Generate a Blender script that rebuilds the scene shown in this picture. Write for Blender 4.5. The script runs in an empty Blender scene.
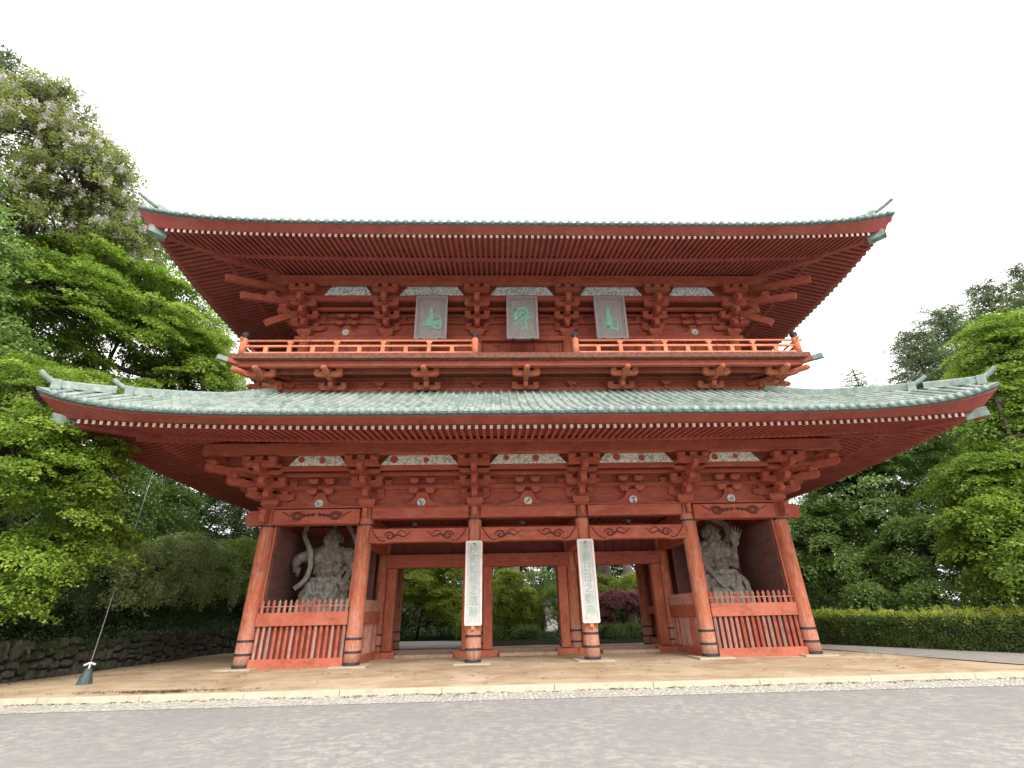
import bpy, math, random
import numpy as np
from mathutils import Vector, Matrix, Euler
R = math.radians
PI = math.pi
scn = bpy.context.scene
COL = scn.collection

# ------------------------------------------------------------------ camera
cam_d = bpy.data.cameras.new("camera")
cam = bpy.data.objects.new("camera", cam_d)
COL.objects.link(cam)
cam.matrix_world = (Matrix.Translation((-1.3471, -20.4267, 1.5893)) @ Matrix.Rotation(-0.0383, 4, 'Z')
                    @ Matrix.Rotation(PI / 2 + 0.4509, 4, 'X') @ Matrix.Rotation(-0.0218, 4, 'Z'))
cam_d.sensor_width = 36.0
cam_d.lens = 476.4538 / 1024 * 36
cam_d.clip_end = 3000
cam_d.clip_start = 0.1
scn.camera = cam
scn.render.resolution_x = 1024
scn.render.resolution_y = 768

# ------------------------------------------------------------------ sky, sun, exposure
SUN_EL, SUN_AZ = R(42), R(158)        # azimuth clockwise from +Y
w = bpy.data.worlds.new("World")
scn.world = w
w.use_nodes = True
nt = w.node_tree
nt.nodes.clear()
out = nt.nodes.new("ShaderNodeOutputWorld")
bg = nt.nodes.new("ShaderNodeBackground")
sky = nt.nodes.new("ShaderNodeTexSky")
sky.sky_type = 'NISHITA'
sky.sun_disc = False
sky.sun_elevation = SUN_EL
sky.sun_rotation = SUN_AZ
sky.dust_density = 4
hsv = nt.nodes.new("ShaderNodeHueSaturation")
hsv.inputs['Saturation'].default_value = 0.25
tc = nt.nodes.new("ShaderNodeTexCoord")
cn = nt.nodes.new("ShaderNodeTexNoise")
cn.inputs['Scale'].default_value = 1.6
cn.inputs['Detail'].default_value = 5
cr = nt.nodes.new("ShaderNodeMapRange")
cr.inputs['From Min'].default_value = 0.3
cr.inputs['From Max'].default_value = 0.7
cr.inputs['To Min'].default_value = 0.82
cr.inputs['To Max'].default_value = 0.97
mix = nt.nodes.new("ShaderNodeMix")
mix.data_type = 'RGBA'
mix.inputs['B'].default_value = (12.1, 11.9, 11.6, 1)
nt.links.new(tc.outputs['Generated'], cn.inputs['Vector'])
nt.links.new(cn.outputs['Fac'], cr.inputs['Value'])
nt.links.new(cr.outputs['Result'], mix.inputs['Factor'])
nt.links.new(sky.outputs['Color'], hsv.inputs['Color'])
nt.links.new(hsv.outputs['Color'], mix.inputs['A'])
nt.links.new(mix.outputs['Result'], bg.inputs['Color'])
bg.inputs['Strength'].default_value = 0.112
nt.links.new(bg.outputs['Background'], out.inputs['Surface'])

sl = bpy.data.lights.new("sun", 'SUN')
sl.energy = 2.1
sl.angle = R(22)
sl.color = (1, 0.95, 0.88)
so = bpy.data.objects.new("sun", sl)
COL.objects.link(so)
sd = Vector((math.sin(SUN_AZ) * math.cos(SUN_EL), math.cos(SUN_AZ) * math.cos(SUN_EL), math.sin(SUN_EL)))
so.rotation_euler = sd.to_track_quat('Z', 'Y').to_euler()
so.location = sd * 60

scn.view_settings.view_transform = 'Standard'
scn.view_settings.look = 'None'
scn.view_settings.exposure = 0.78
scn.view_settings.gamma = 1
scn.view_settings.use_curve_mapping = False
scn.cycles.max_bounces = 6
scn.cycles.diffuse_bounces = 4
scn.cycles.transparent_max_bounces = 4
scn.cycles.use_denoising = True

# ------------------------------------------------------------------ mesh helpers
class MB:
    def __init__(s):
        s.v = []; s.f = []; s.m = []
    def add(s, vs, fs, mi=0):
        n = len(s.v)
        s.v += [tuple(a) for a in vs]
        s.f += [tuple(i + n for i in f) for f in fs]
        s.m += [mi] * len(fs)
    def box(s, x0, x1, y0, y1, z0, z1, mi=0):
        s.add([(x0, y0, z0), (x1, y0, z0), (x1, y1, z0), (x0, y1, z0), (x0, y0, z1), (x1, y0, z1), (x1, y1, z1), (x0, y1, z1)],
              [(0, 3, 2, 1), (4, 5, 6, 7), (0, 1, 5, 4), (1, 2, 6, 5), (2, 3, 7, 6), (3, 0, 4, 7)], mi)
    def bar(s, a, b, w, h, up=(0, 0, 1), end_mat=None):
        a = Vector(a); b = Vector(b); d = (b - a).normalized()
        r = d.cross(Vector(up)).normalized(); u = r.cross(d)
        vs = []
        for p in (a, b):
            for sx, sz in ((-1, -1), (1, -1), (1, 1), (-1, 1)):
                vs.append(p + r * sx * w / 2 + u * sz * h / 2)
        s.add(vs, [(0, 1, 5, 4), (1, 2, 6, 5), (2, 3, 7, 6), (3, 0, 4, 7), (4, 5, 6, 7)])
        s.add([vs[0], vs[1], vs[2], vs[3]], [(3, 2, 1, 0)], end_mat or 0)
    def tube(s, pts, rad, n=10, caps=True, mi=0):
        pts = [Vector(p) for p in pts]
        if not hasattr(rad, '__len__'): rad = [rad] * len(pts)
        rings = []; ref = Vector((0.13, 0.9, 0.21))
        prev = None
        for i, p in enumerate(pts):
            d = (pts[min(i + 1, len(pts) - 1)] - pts[max(i - 1, 0)]).normalized()
            if prev is None:
                r = d.cross(ref)
                if r.length < .1: r = d.cross(Vector((1, 0, 0)))
                r.normalize()
            else:
                r = (prev - d * prev.dot(d)).normalized()
            prev = r
            u = d.cross(r)
            rings.append([p + (r * math.cos(2 * PI * k / n) + u * math.sin(2 * PI * k / n)) * rad[i] for k in range(n)])
        vs = [q for rg in rings for q in rg]
        fs = [(i * n + k, i * n + (k + 1) % n, (i + 1) * n + (k + 1) % n, (i + 1) * n + k) for i in range(len(pts) - 1) for k in range(n)]
        if caps:
            fs.append(tuple(range(n - 1, -1, -1))); fs.append(tuple(range((len(pts) - 1) * n, len(pts) * n)))
        s.add(vs, fs, mi)
    def lathe(s, c, prof, n=24, mi=0):
        """prof: (radius, z) list; closed top and bottom."""
        vs = []; fs = []
        for r, z in prof:
            vs += [(c[0] + r * math.cos(2 * PI * k / n), c[1] + r * math.sin(2 * PI * k / n), c[2] + z) for k in range(n)]
        for i in range(len(prof) - 1):
            fs += [(i * n + k, i * n + (k + 1) % n, (i + 1) * n + (k + 1) % n, (i + 1) * n + k) for k in range(n)]
        fs.append(tuple(range(n - 1, -1, -1))); fs.append(tuple(range((len(prof) - 1) * n, len(prof) * n)))
        s.add(vs, fs, mi)
    def prism(s, poly, o, ax, ay, n, depth, mi=0):
        """polygon poly (a,b) in plane o + a*ax + b*ay, extruded by depth along n (centred)."""
        o = Vector(o); ax = Vector(ax); ay = Vector(ay); n = Vector(n).normalized()
        k = len(poly)
        if ax.cross(ay).dot(n) < 0: poly = poly[::-1]
        vs = [o + ax * a + ay * b - n * depth / 2 for a, b in poly] + [o + ax * a + ay * b + n * depth / 2 for a, b in poly]
        fs = [tuple(range(k - 1, -1, -1)), tuple(range(k, 2 * k))] + [(i, (i + 1) % k, (i + 1) % k + k, i + k) for i in range(k)]
        s.add(vs, fs, mi)
    def mesh(s, name, mats, smooth=False):
        me = bpy.data.meshes.new(name)
        me.from_pydata(s.v, [], s.f)
        for m in (mats if isinstance(mats, (list, tuple)) else [mats]): me.materials.append(m)
        if any(s.m): me.polygons.foreach_set('material_index', s.m)
        if smooth: me.polygons.foreach_set('use_smooth', [True] * len(s.f))
        me.update()
        return me
    def build(s, name, mats, parent=None, smooth=False, bevel=0):
        o = bpy.data.objects.new(name, s.mesh(name, mats, smooth))
        COL.objects.link(o)
        if parent is not None: o.parent = parent
        if bevel:
            b = o.modifiers.new('bevel', 'BEVEL'); b.width = bevel; b.segments = 2; b.limit_method = 'ANGLE'
        return o

def tag(o, label=None, cat=None, group=None, kind=None):
    if label: o['label'] = label
    if cat: o['category'] = cat
    if group: o['group'] = group
    if kind: o['kind'] = kind
    return o
def empty(name, loc=(0, 0, 0), label=None, cat=None, group=None):
    o = bpy.data.objects.new(name, None); COL.objects.link(o); o.location = loc
    o.empty_display_size = .2
    return tag(o, label, cat, group)
def link(name, me, parent=None, loc=None, scale=None, rotz=0):
    o = bpy.data.objects.new(name, me); COL.objects.link(o)
    if parent is not None: o.parent = parent
    if loc is not None: o.location = loc
    if scale is not None: o.scale = scale
    if rotz: o.rotation_euler = (0, 0, rotz)
    return o

# ------------------------------------------------------------------ materials
def newmat(name):
    m = bpy.data.materials.new(name); m.use_nodes = True
    t = m.node_tree; b = t.nodes['Principled BSDF']
    return m, t, b
def N(t, typ, **kw):
    n = t.nodes.new(typ)
    for k, v in kw.items():
        if k in n.inputs: n.inputs[k].default_value = v
        else: setattr(n, k, v)
    return n
def pos(t, scale=(1, 1, 1)):
    g = N(t, 'ShaderNodeNewGeometry'); mp = N(t, 'ShaderNodeMapping'); mp.inputs['Scale'].default_value = scale
    t.links.new(g.outputs['Position'], mp.inputs['Vector']); return mp.outputs['Vector']
def noise(t, vec, scale, detail=4, rough=.6, dist=0):
    n = N(t, 'ShaderNodeTexNoise'); n.inputs['Scale'].default_value = scale; n.inputs['Detail'].default_value = detail
    n.inputs['Roughness'].default_value = rough; n.inputs['Distortion'].default_value = dist
    if vec is not None: t.links.new(vec, n.inputs['Vector'])
    return n.outputs['Fac']
def ramp(t, fac, stops, interp='LINEAR'):
    r = N(t, 'ShaderNodeValToRGB'); r.color_ramp.interpolation = interp
    e = r.color_ramp.elements
    while len(e) < len(stops): e.new(.5)
    for i, (p, c) in enumerate(stops):
        e[i].position = p; e[i].color = (*c, 1) if len(c) == 3 else c
    t.links.new(fac, r.inputs['Fac']); return r.outputs['Color']
def mixc(t, fac, a, b, mode='MIX'):
    m = N(t, 'ShaderNodeMix', data_type='RGBA', blend_type=mode)
    for inp, v in (('Factor', fac), ('A', a), ('B', b)):
        if isinstance(v, bpy.types.NodeSocket): t.links.new(v, m.inputs[inp])
        elif isinstance(v, (int, float)): m.inputs[inp].default_value = v
        else: m.inputs[inp].default_value = (*v, 1)
    return m.outputs['Result']
def maprange(t, v, a, b, c=0, d=1):
    m = N(t, 'ShaderNodeMapRange'); t.links.new(v, m.inputs['Value'])
    for k, x in zip(('From Min', 'From Max', 'To Min', 'To Max'), (a, b, c, d)): m.inputs[k].default_value = x
    return m.outputs['Result']
def math_(t, op, a, b=None):
    m = N(t, 'ShaderNodeMath', operation=op)
    for i, v in enumerate((a, b)):
        if v is None: continue
        if isinstance(v, bpy.types.NodeSocket): t.links.new(v, m.inputs[i])
        else: m.inputs[i].default_value = v
    return m.outputs[0]
def bump(t, b, h, strength=.4, dist=.02):
    n = N(t, 'ShaderNodeBump'); n.inputs['Strength'].default_value = strength; n.inputs['Distance'].default_value = dist
    t.links.new(h, n.inputs['Height']); t.links.new(n.outputs['Normal'], b.inputs['Normal'])

def red_paint(name, grain, base=(.40, .088, .05), worn=(.50, .21, .125), dark=(.16, .038, .025), wear=.5, wearz=None):
    """vermilion on old timber: bleached streaks along the grain, grime, flaked spots showing grey wood, fine cracks."""
    m, t, b = newmat(name)
    p = pos(t, grain); q = pos(t)
    g = noise(t, p, 5, 7, .7); g2 = noise(t, p, 14, 5, .75)
    l = noise(t, q, .9, 5, .65); f = noise(t, q, 9, 6, .75); drip = noise(t, pos(t, tuple(max(.35, k * .45) for k in grain)), 3.2, 5, .7); blot = noise(t, q, 2.6, 5, .7)
    c = mixc(t, maprange(t, l, .35, .7), base, tuple(min(1, x * k) for x, k in zip(base, (1.18, 1.55, 1.6))))
    c = mixc(t, maprange(t, drip, .5, .66, 0, .55), c, dark)
    c = mixc(t, maprange(t, blot, .54, .70, 0, .38), c, worn)
    c = mixc(t, maprange(t, blot, .42, .28, 0, .5), c, dark)
    w_ = maprange(t, g, .5, .72)
    if wearz:
        sx = N(t, 'ShaderNodeSeparateXYZ'); t.links.new(q, sx.inputs[0])
        zz = maprange(t, sx.outputs['Z'], wearz, .0, 0, 1.0)
        w_ = math_(t, 'ADD', w_, math_(t, 'MULTIPLY', zz, maprange(t, f, .36, .62)))
    w_ = math_(t, 'MINIMUM', math_(t, 'MULTIPLY', w_, wear), 1.0)
    c = mixc(t, w_, c, worn)
    c = mixc(t, maprange(t, g, .42, .26, 0, .6), c, dark)
    c = mixc(t, maprange(t, f, .62, .74, 0, .55), c, (.45, .30, .23))
    c = mixc(t, maprange(t, g2, .36, .28, 0, .7), c, (.09, .03, .025))
    t.links.new(c, b.inputs['Base Color'])
    b.inputs['Roughness'].default_value = .78
    bump(t, b, g, .45, .02)
    return m
RV = red_paint('red_paint_upright', (3, 3, .35), base=(.40, .093, .044), wear=.6)
RC = red_paint('red_paint_column', (3, 3, .3), base=(.43, .104, .048), worn=(.50, .34, .28), wear=.85, wearz=1.7)
RH = red_paint('red_paint_beam_shaded', (.35, 3, 3), base=(.35, .067, .040), wear=.5)  # base red deepened to stand in for shade among the eave brackets
RS = red_paint('red_paint_soffit_shaded', (1, 1, 1), base=(.31, .058, .044), worn=(.36, .12, .10), wear=.4)  # base red deepened as well, shade under the eaves put into the colour
RW = red_paint('faded_red_slats', (3, 3, .5), base=(.42, .13, .085), worn=(.50, .34, .29), wear=1.0, wearz=2.2)
RB = red_paint('sky_lit_rail_paint', (.5, .5, .5), base=(.66, .18, .09), worn=(.66, .38, .28), wear=.45)  # same red brightened, sky light on the railing put into the colour

def simple(name, col, rough=.7, var=.25, scale=6, metallic=0, bumpk=.2):
    m, t, b = newmat(name)
    q = pos(t); n = noise(t, q, scale, 5, .65)
    c2 = tuple(x * (1 - var) for x in col); c3 = tuple(min(1, x * (1 + var)) for x in col)
    t.links.new(ramp(t, n, [(.3, c2), (.55, col), (.75, c3)]), b.inputs['Base Color'])
    b.inputs['Roughness'].default_value = rough; b.inputs['Metallic'].default_value = metallic
    if bumpk: bump(t, b, n, bumpk, .02)
    return m
IRON = simple('black_iron', (.035, .032, .035), .55)
CREAM = simple('cream_paint', (.72, .66, .56), .7, .12)
TIPS = simple('faded_rafter_tip', (.60, .50, .43), .7, .3, 6)
STONE = simple('pale_granite', (.48, .40, .30), .85, .2, 12)
DARKWOOD = simple('dark_brown_boards', (.10, .04, .032), .8, .5, 3)
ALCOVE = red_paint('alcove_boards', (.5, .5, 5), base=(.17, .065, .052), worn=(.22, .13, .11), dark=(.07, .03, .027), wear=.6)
DARKRED = simple('dark_red_boards', (.17, .035, .026), .8, .3, 3)
CARVE = simple('carving_line', (.10, .022, .018), .8, .2)
GLYPH = simple('green_glyph_paint', (.24, .50, .37), .75, .35, 9)
GLYPH2 = simple('faded_green_glyph_paint', (.33, .46, .40), .8, .3, 9)
GREYWOOD = None
def greywood(name, base, dark, scale=(8, 8, .6)):
    m, t, b = newmat(name)
    g = noise(t, pos(t, scale), 4, 6, .7); l = noise(t, pos(t), 2.5, 4)
    c = mixc(t, maprange(t, g, .35, .68), dark, base)
    c = mixc(t, maprange(t, l, .5, .75, 0, .5), c, (.30, .33, .29))
    t.links.new(c, b.inputs['Base Color']); b.inputs['Roughness'].default_value = .85
    bump(t, b, g, .4, .01)
    return m
GREYWOOD = greywood('weathered_grey_wood', (.40, .36, .34), (.24, .21, .20))
PALEBOARD = greywood('pale_board_face', (.64, .64, .62), (.44, .45, .45))
PALEFRAME = greywood('pale_board_rim', (.82, .73, .69), (.66, .58, .54))
STATUE = greywood('old_carved_wood', (.26, .21, .165), (.08, .065, .053), (2, 2, 1.5))

# patinated copper tiles, laid by UV (u along the eave, v up the slope)
def tile_mat():
    m, t, b = newmat('patinated_copper_tile')
    uv = N(t, 'ShaderNodeUVMap'); uv.uv_map = 'UVMap'
    br = N(t, 'ShaderNodeTexBrick'); br.offset = 0; t.links.new(uv.outputs['UV'], br.inputs['Vector'])
    br.inputs['Scale'].default_value = 1; br.inputs['Brick Width'].default_value = .36; br.inputs['Row Height'].default_value = .5
    br.inputs['Mortar Size'].default_value = .018; br.inputs['Mortar Smooth'].default_value = .4
    br.inputs['Color1'].default_value = (.38, .43, .39, 1); br.inputs['Color2'].default_value = (.15, .215, .19, 1)
    br.inputs['Mortar'].default_value = (.09, .13, .12, 1)
    n = noise(t, pos(t), 3, 6, .7); n2 = noise(t, pos(t), .7, 3)
    c = mixc(t, maprange(t, n, .42, .7, 0, .55), br.outputs['Color'], (.27, .37, .32))
    c = mixc(t, maprange(t, n2, .48, .7, 0, .5), c, (.46, .48, .45))
    c = mixc(t, maprange(t, noise(t, pos(t), 7, 5, .75), .58, .72, 0, .6), c, (.13, .12, .10))
    t.links.new(c, b.inputs['Base Color']); b.inputs['Roughness'].default_value = .6
    bump(t, b, br.outputs['Fac'], -.9, .05)
    return m
TILE = tile_mat()
PATINA = simple('green_patina', (.24, .33, .29), .6, .45, 5)
TILEEDGE = simple('dark_tile_edge', (.10, .13, .13), .7, .4, 8)

def panel_mat(name, cols, scale):
    m, t, b = newmat(name)
    v = N(t, 'ShaderNodeTexVoronoi'); v.inputs['Scale'].default_value = scale
    ns = N(t, 'ShaderNodeTexNoise'); ns.inputs['Scale'].default_value = 4
    p = pos(t); t.links.new(p, ns.inputs['Vector'])
    mx = N(t, 'ShaderNodeMix', data_type='VECTOR'); mx.inputs['Factor'].default_value = .15
    t.links.new(p, mx.inputs['A']); t.links.new(ns.outputs['Color'], mx.inputs['B']); t.links.new(mx.outputs['Result'], v.inputs['Vector'])
    c = ramp(t, v.outputs['Distance'], [(.05, cols[0]), (.5, cols[1]), (.72, cols[2])])
    s = N(t, 'ShaderNodeSeparateColor'); t.links.new(v.outputs['Color'], s.inputs[0])
    c = mixc(t, maprange(t, s.outputs[0], .80, .84, 0, .7), c, cols[3])
    t.links.new(c, b.inputs['Base Color']); b.inputs['Roughness'].default_value = .8
    bump(t, b, v.outputs['Distance'], .8, .03)
    return m
CARVED_W = panel_mat('painted_carving_white', [(.92, .90, .84), (.86, .84, .76), (.50, .52, .48), (.30, .42, .36)], 12)
CARVED_B = panel_mat('painted_carving_blue', [(.92, .95, .96), (.80, .86, .88), (.40, .50, .52), (.30, .46, .38)], 13)

# ------------------------------------------------------------------ ground
def sheet(name, x0, x1, y0, y1, z, mat, n=1, zf=None, kind='structure'):
    b = MB(); xs = np.linspace(x0, x1, n + 1); ys = np.linspace(y0, y1, n + 1)
    vs = [(x, y, z + (zf(x, y) if zf else 0)) for y in ys for x in xs]
    fs = [(j * (n + 1) + i, j * (n + 1) + i + 1, (j + 1) * (n + 1) + i + 1, (j + 1) * (n + 1) + i) for j in range(n) for i in range(n)]
    b.add(vs, fs); o = b.build(name, mat, smooth=True); tag(o, kind=kind); return o
def asphalt():
    m, t, b = newmat('worn_asphalt')
    p = pos(t); big = noise(t, p, .35, 3, .5); a = noise(t, p, 5.5, 6, .75, .3); f = noise(t, p, 45, 3, .85)
    c = ramp(t, a, [(.34, (.235, .23, .222)), (.5, (.315, .306, .292)), (.60, (.46, .44, .41))])
    c = mixc(t, maprange(t, big, .38, .62, .1, .65), c, (.27, .258, .245))
    c = mixc(t, maprange(t, f, .35, .7, 0, .55), c, (.13, .125, .12))
    c = mixc(t, maprange(t, f, .62, .75, 0, .4), c, (.5, .47, .44))
    t.links.new(c, b.inputs['Base Color']); b.inputs['Roughness'].default_value = .88
    bump(t, b, f, .5, .01); return m
def sand():
    m, t, b = newmat('packed_sand')
    p = pos(t); a = noise(t, p, .55, 5, .65, .6); f = noise(t, p, 25, 4, .7); s = noise(t, pos(t, (.4, 2.2, 1)), 1.1, 5, .7)
    c = ramp(t, a, [(.3, (.30, .205, .12)), (.5, (.44, .33, .215)), (.68, (.55, .44, .32))])
    c = mixc(t, maprange(t, s, .55, .72, 0, .6), c, (.60, .51, .40))
    c = mixc(t, maprange(t, s, .45, .3, 0, .65), c, (.27, .165, .095))
    c = mixc(t, maprange(t, f, .5, .75, 0, .3), c, (.25, .18, .12))
    t.links.new(c, b.inputs['Base Color']); b.inputs['Roughness'].default_value = .95; b.inputs['Specular IOR Level'].default_value = .15
    bump(t, b, f, .4, .01); return m
def gravel(name, c0, c1):
    m, t, b = newmat(name); p = pos(t)
    f = noise(t, p, 18, 4, .8); a = noise(t, p, .8, 3)
    c = mixc(t, maprange(t, f, .35, .65), c0, c1); c = mixc(t, maprange(t, a, .4, .7, 0, .3), c, c0)
    t.links.new(c, b.inputs['Base Color']); b.inputs['Roughness'].default_value = .95; b.inputs['Specular IOR Level'].default_value = .05; bump(t, b, f, .5, .02); return m
def cobble():
    m, t, b = newmat('cobble_gutter'); p = pos(t)
    v = N(t, 'ShaderNodeTexVoronoi', feature='DISTANCE_TO_EDGE'); v.inputs['Scale'].default_value = 8.5; v.inputs['Randomness'].default_value = .55
    v2 = N(t, 'ShaderNodeTexVoronoi'); v2.inputs['Scale'].default_value = 8.5; v2.inputs['Randomness'].default_value = .55
    t.links.new(p, v.inputs['Vector']); t.links.new(p, v2.inputs['Vector'])
    s = N(t, 'ShaderNodeSeparateColor'); t.links.new(v2.outputs['Color'], s.inputs[0])
    c = mixc(t, s.outputs[0], (.66, .63, .56), (.44, .42, .38))
    c = mixc(t, maprange(t, v.outputs['Distance'], 0, .12, 1, 0), c, (.30, .28, .25))
    t.links.new(c, b.inputs['Base Color']); b.inputs['Roughness'].default_value = .8
    bump(t, b, maprange(t, v.outputs['Distance'], 0, .3), .9, .04); return m
SOIL = gravel('dark_forest_soil', (.014, .016, .008), (.035, .034, .018))
SAND = sand()
sheet('ground', -900, 900, -500, 1300, -.30, SOIL)
sheet('road', -70, 70, -60, -7.74, -.128, asphalt())
sheet('gutter_paving', -70, 70, -7.75, -6.5, -.122, cobble())
sheet('terrace_ground', -16.6, 14.6, -6.30, 10.5, 0, SAND, 60, lambda x, y: .02 * math.sin(x * .9 + y * .7) * math.sin(x * .33 - y * .5) - .012)
GRAVEL = gravel('grey_gravel', (.22, .205, .19), (.40, .38, .36))
gv = MB(); gv.add([(14.0, -6.30, .016), (60, -6.30, .016), (60, -2, .016), (20.5, -3.5, .016), (13.2, 14, .016), (10.9, 14, .016), (11.6, 8, .016)], [(0, 1, 2, 3, 4, 5, 6)])
tag(gv.build('gravel_strip', GRAVEL), kind='structure')
path = MB(); path.add([(-13, 9.4, .02), (-2.6, 9.4, .02), (-2.8, 13.8, .02), (-3.8, 17.6, .02), (-8, 18.6, .02), (-13, 19.5, .02)], [(0, 1, 2, 3, 4, 5)])
tag(path.build('rear_path', GRAVEL), kind='structure')
sheet('forest_floor', -60, 80, 10.45, 60, -.02, SOIL)
sheet('forest_floor', 14.55, 90, -6.3, 10.45, -.02, SOIL)
kb = MB()
rk = random.Random(5)
x = -70
while x < 70:
    L = 2.3 + rk.random() * .6
    dz = rk.uniform(-.004, .004)
    kb.box(x + .006, x + L - .006, -6.5, -6.28, -.2, .004 + dz)
    x += L
tag(kb.build('kerb', simple('kerb_granite', (.50, .44, .33), .85, .22, 5), bevel=.012), kind='structure')
def hill(x, y):
    d = max(0, -x - 16.9)
    return 1.0 + .42 * d + .35 * math.sin(y * .3) - max(0, y + 0) * .0
hb = MB(); xs = list(np.linspace(-17, -75, 18)); ys = list(np.linspace(-7, 70, 24))
hb.add([(x, y, hill(x, y)) for y in ys for x in xs], [(j * 18 + i + 1, j * 18 + i, (j + 1) * 18 + i, (j + 1) * 18 + i + 1) for j in range(23) for i in range(17)])
hb.build('hillside', SOIL, smooth=True)['kind'] = 'structure'
hb = MB(); xs = list(np.linspace(-75, 80, 24)); ys = list(np.linspace(45, 110, 12))
hb.add([(x, y, .03 * (y - 45) ** 1.35) for y in ys for x in xs], [(j * 24 + i, j * 24 + i + 1, (j + 1) * 24 + i + 1, (j + 1) * 24 + i) for j in range(11) for i in range(23)])
hb.build('rear_hillside', SOIL, smooth=True)['kind'] = 'structure'

# ================================================================== THE GATE
W, D = 10.7, 7.9
CX = [-10.7, -6.713, -2.238, 2.238, 6.713, 10.7]
RY = [0, D / 2, D]
gate = empty('temple_gate', (0, D / 2, 0), 'huge two-storey red wooden temple gate with green tiled roofs, standing on the sandy terrace', 'temple gate')
def G(mb, name, mats, smooth=False, bevel=0, parent=None, label=None):
    """link one part of the gate; world coordinates kept."""
    o = mb.build(name, mats, None, smooth, bevel)
    o.parent = parent if parent is not None else gate
    if parent is None: o.location = (0, -D / 2, 0)
    if label: o['label'] = label
    return o
CR = .29
# columns with iron bands and base stones
cm = MB(); cm.lathe((0, 0, 0), [(CR * 1.02, .05), (CR * 1.02, .6), (CR, 1.5), (CR * .97, 5.0), (CR * .93, 5.72)], 28)
col_me = cm.mesh('column', RC, True)
bandm = {}
def band_mesh(z0, z1, r):
    k = (z0, z1, r)
    if k not in bandm:
        b = MB(); b.lathe((0, 0, 0), [(r, z0), (r, z1)], 28); bandm[k] = b.mesh('iron_band', IRON)
    return bandm[k]
stm = MB(); stm.prism([(-.66, -.66), (.66, -.66), (.66, .66), (-.66, .66)], (0, 0, -.038), (1, 0, 0), (0, 1, 0), (0, 0, 1), .14); stone_me = stm.mesh('base_stone', STONE)
for iy, y in enumerate(RY):
    for ix, x in enumerate(CX):
        c = link('column', col_me, gate, (x, y - D / 2, 0))
        zb = .02
        link('base_stone', stone_me, c, (0, 0, 0), rotz=0.02 * ((ix * 3 + iy) % 5 - 2))
        link('iron_band', band_mesh(.04, .13, CR * 1.06), c)
        link('iron_band', band_mesh(.42, .50, CR * 1.06), c)
        link('iron_band', band_mesh(.86, .94, CR * 1.05), c)
        top = 4.98 if ix in (0, 5) or (ix in (1, 4)) else 5.17
        link('iron_band', band_mesh(top, top + .07, CR * 1.02), c)

# --- tie beams, front row, each bay a beam of its own
def spiral(mb, cx_, y, cz_, r, turns=1.6, flip=1, rad=.018, sy=.75, tail=.0):
    pts = []
    n = 26
    for k in range(n):
        t = k / (n - 1); a = turns * 2 * PI * t
        rr = r * (1 - .82 * t)
        pts.append((cx_ + flip * rr * math.cos(a), y, cz_ + sy * rr * math.sin(a)))
    if tail:
        pts = [(cx_ + flip * (r + tail), y, cz_ + tail * .55), (cx_ + flip * (r + tail * .4), y, cz_ + tail * .2 + .02)] + pts
    mb.tube(pts, [rad * (.6 + .8 * math.sin(PI * min(1, (i + 2) / len(pts)))) for i in range(len(pts))], 6)
def vine(mb, x0, y, z0, L, flip):
    """cloud scroll running from a beam end inwards."""
    pts = [(x0 + flip * t * L * .34, y, z0 + .20 - .46 * math.sin(PI * t * .62) ) for t in np.linspace(0, 1, 10)]
    mb.tube(pts, .02, 6)
    spiral(mb, x0 + flip * L * .42, y, z0 - .06, .21, 1.4, flip=-flip, rad=.024, sy=.85)
    pts = [(x0 + flip * (L * .5 + t * L * .42), y, z0 - .12 + .17 * t + .07 * math.sin(t * 2.4 * PI)) for t in np.linspace(0, 1, 14)]
    mb.tube(pts, [.03 * (1 - .8 * t) + .006 for t in np.linspace(0, 1, 14)], 6)
    pts = [(x0 + flip * (L * .58 + t * L * .22), y, z0 + .03 + .12 * math.sin(t * PI)) for t in np.linspace(0, 1, 8)]
    mb.tube(pts, .016, 6)
for i in range(5):
    x0, x1 = CX[i] + CR - .05, CX[i + 1] - CR + .05
    xm = (x0 + x1) / 2
    if i in (0, 4):
        b = MB(); b.box(x0, x1, -.30, .22, 5.06, 5.66)
        o = G(b, 'head_beam', RH, bevel=.03)
        for f in (-1, 1):
            s = MB()
            spiral(s, xm + f * .78, -.315, 5.37, .27, 2.2, flip=f, rad=.022, sy=.72, tail=.34)
            for k in range(3):
                cxk = xm + f * (.08 + .17 * k) ; 
                spiral(s, cxk + f * .05, -.315, 5.42 - .02 * k, .085, 1.1, flip=-f, rad=.022)
            G(s, 'scroll_carving', CARVE, True, parent=o)
    else:
        b = MB(); b.box(x0, x1, -.30, .22, 5.24, 5.70); G(b, 'head_beam', RH, bevel=.03)
        b = MB()
        poly = [(x0, 4.30), (x0 + .55, 4.27), (x0 + .9, 4.31), (x1 - .9, 4.31), (x1 - .55, 4.27), (x1, 4.30), (x1, 4.84), (x0, 4.84)]
        b.prism(poly, (0, -.09, 0), (1, 0, 0), (0, 0, 1), (0, 1, 0), .42)
        o = G(b, 'rainbow_beam', RH, bevel=.03)
        for xv, fv in ((x0 + .08, 1), (x1 - .08, -1)):
            s = MB(); vine(s, xv, -.312, 4.60, 1.75, fv); G(s, 'scroll_carving', CARVE, True, parent=o)
        # nosing ends and the row of pendants in the dark gap
        b = MB(); b.lathe((xm - .25, .1, 5.02), [(.02, -.1), (.13, -.05), (.13, .08), (.05, .14)], 16)
        G(b, 'lantern_hook', IRON, True)
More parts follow.
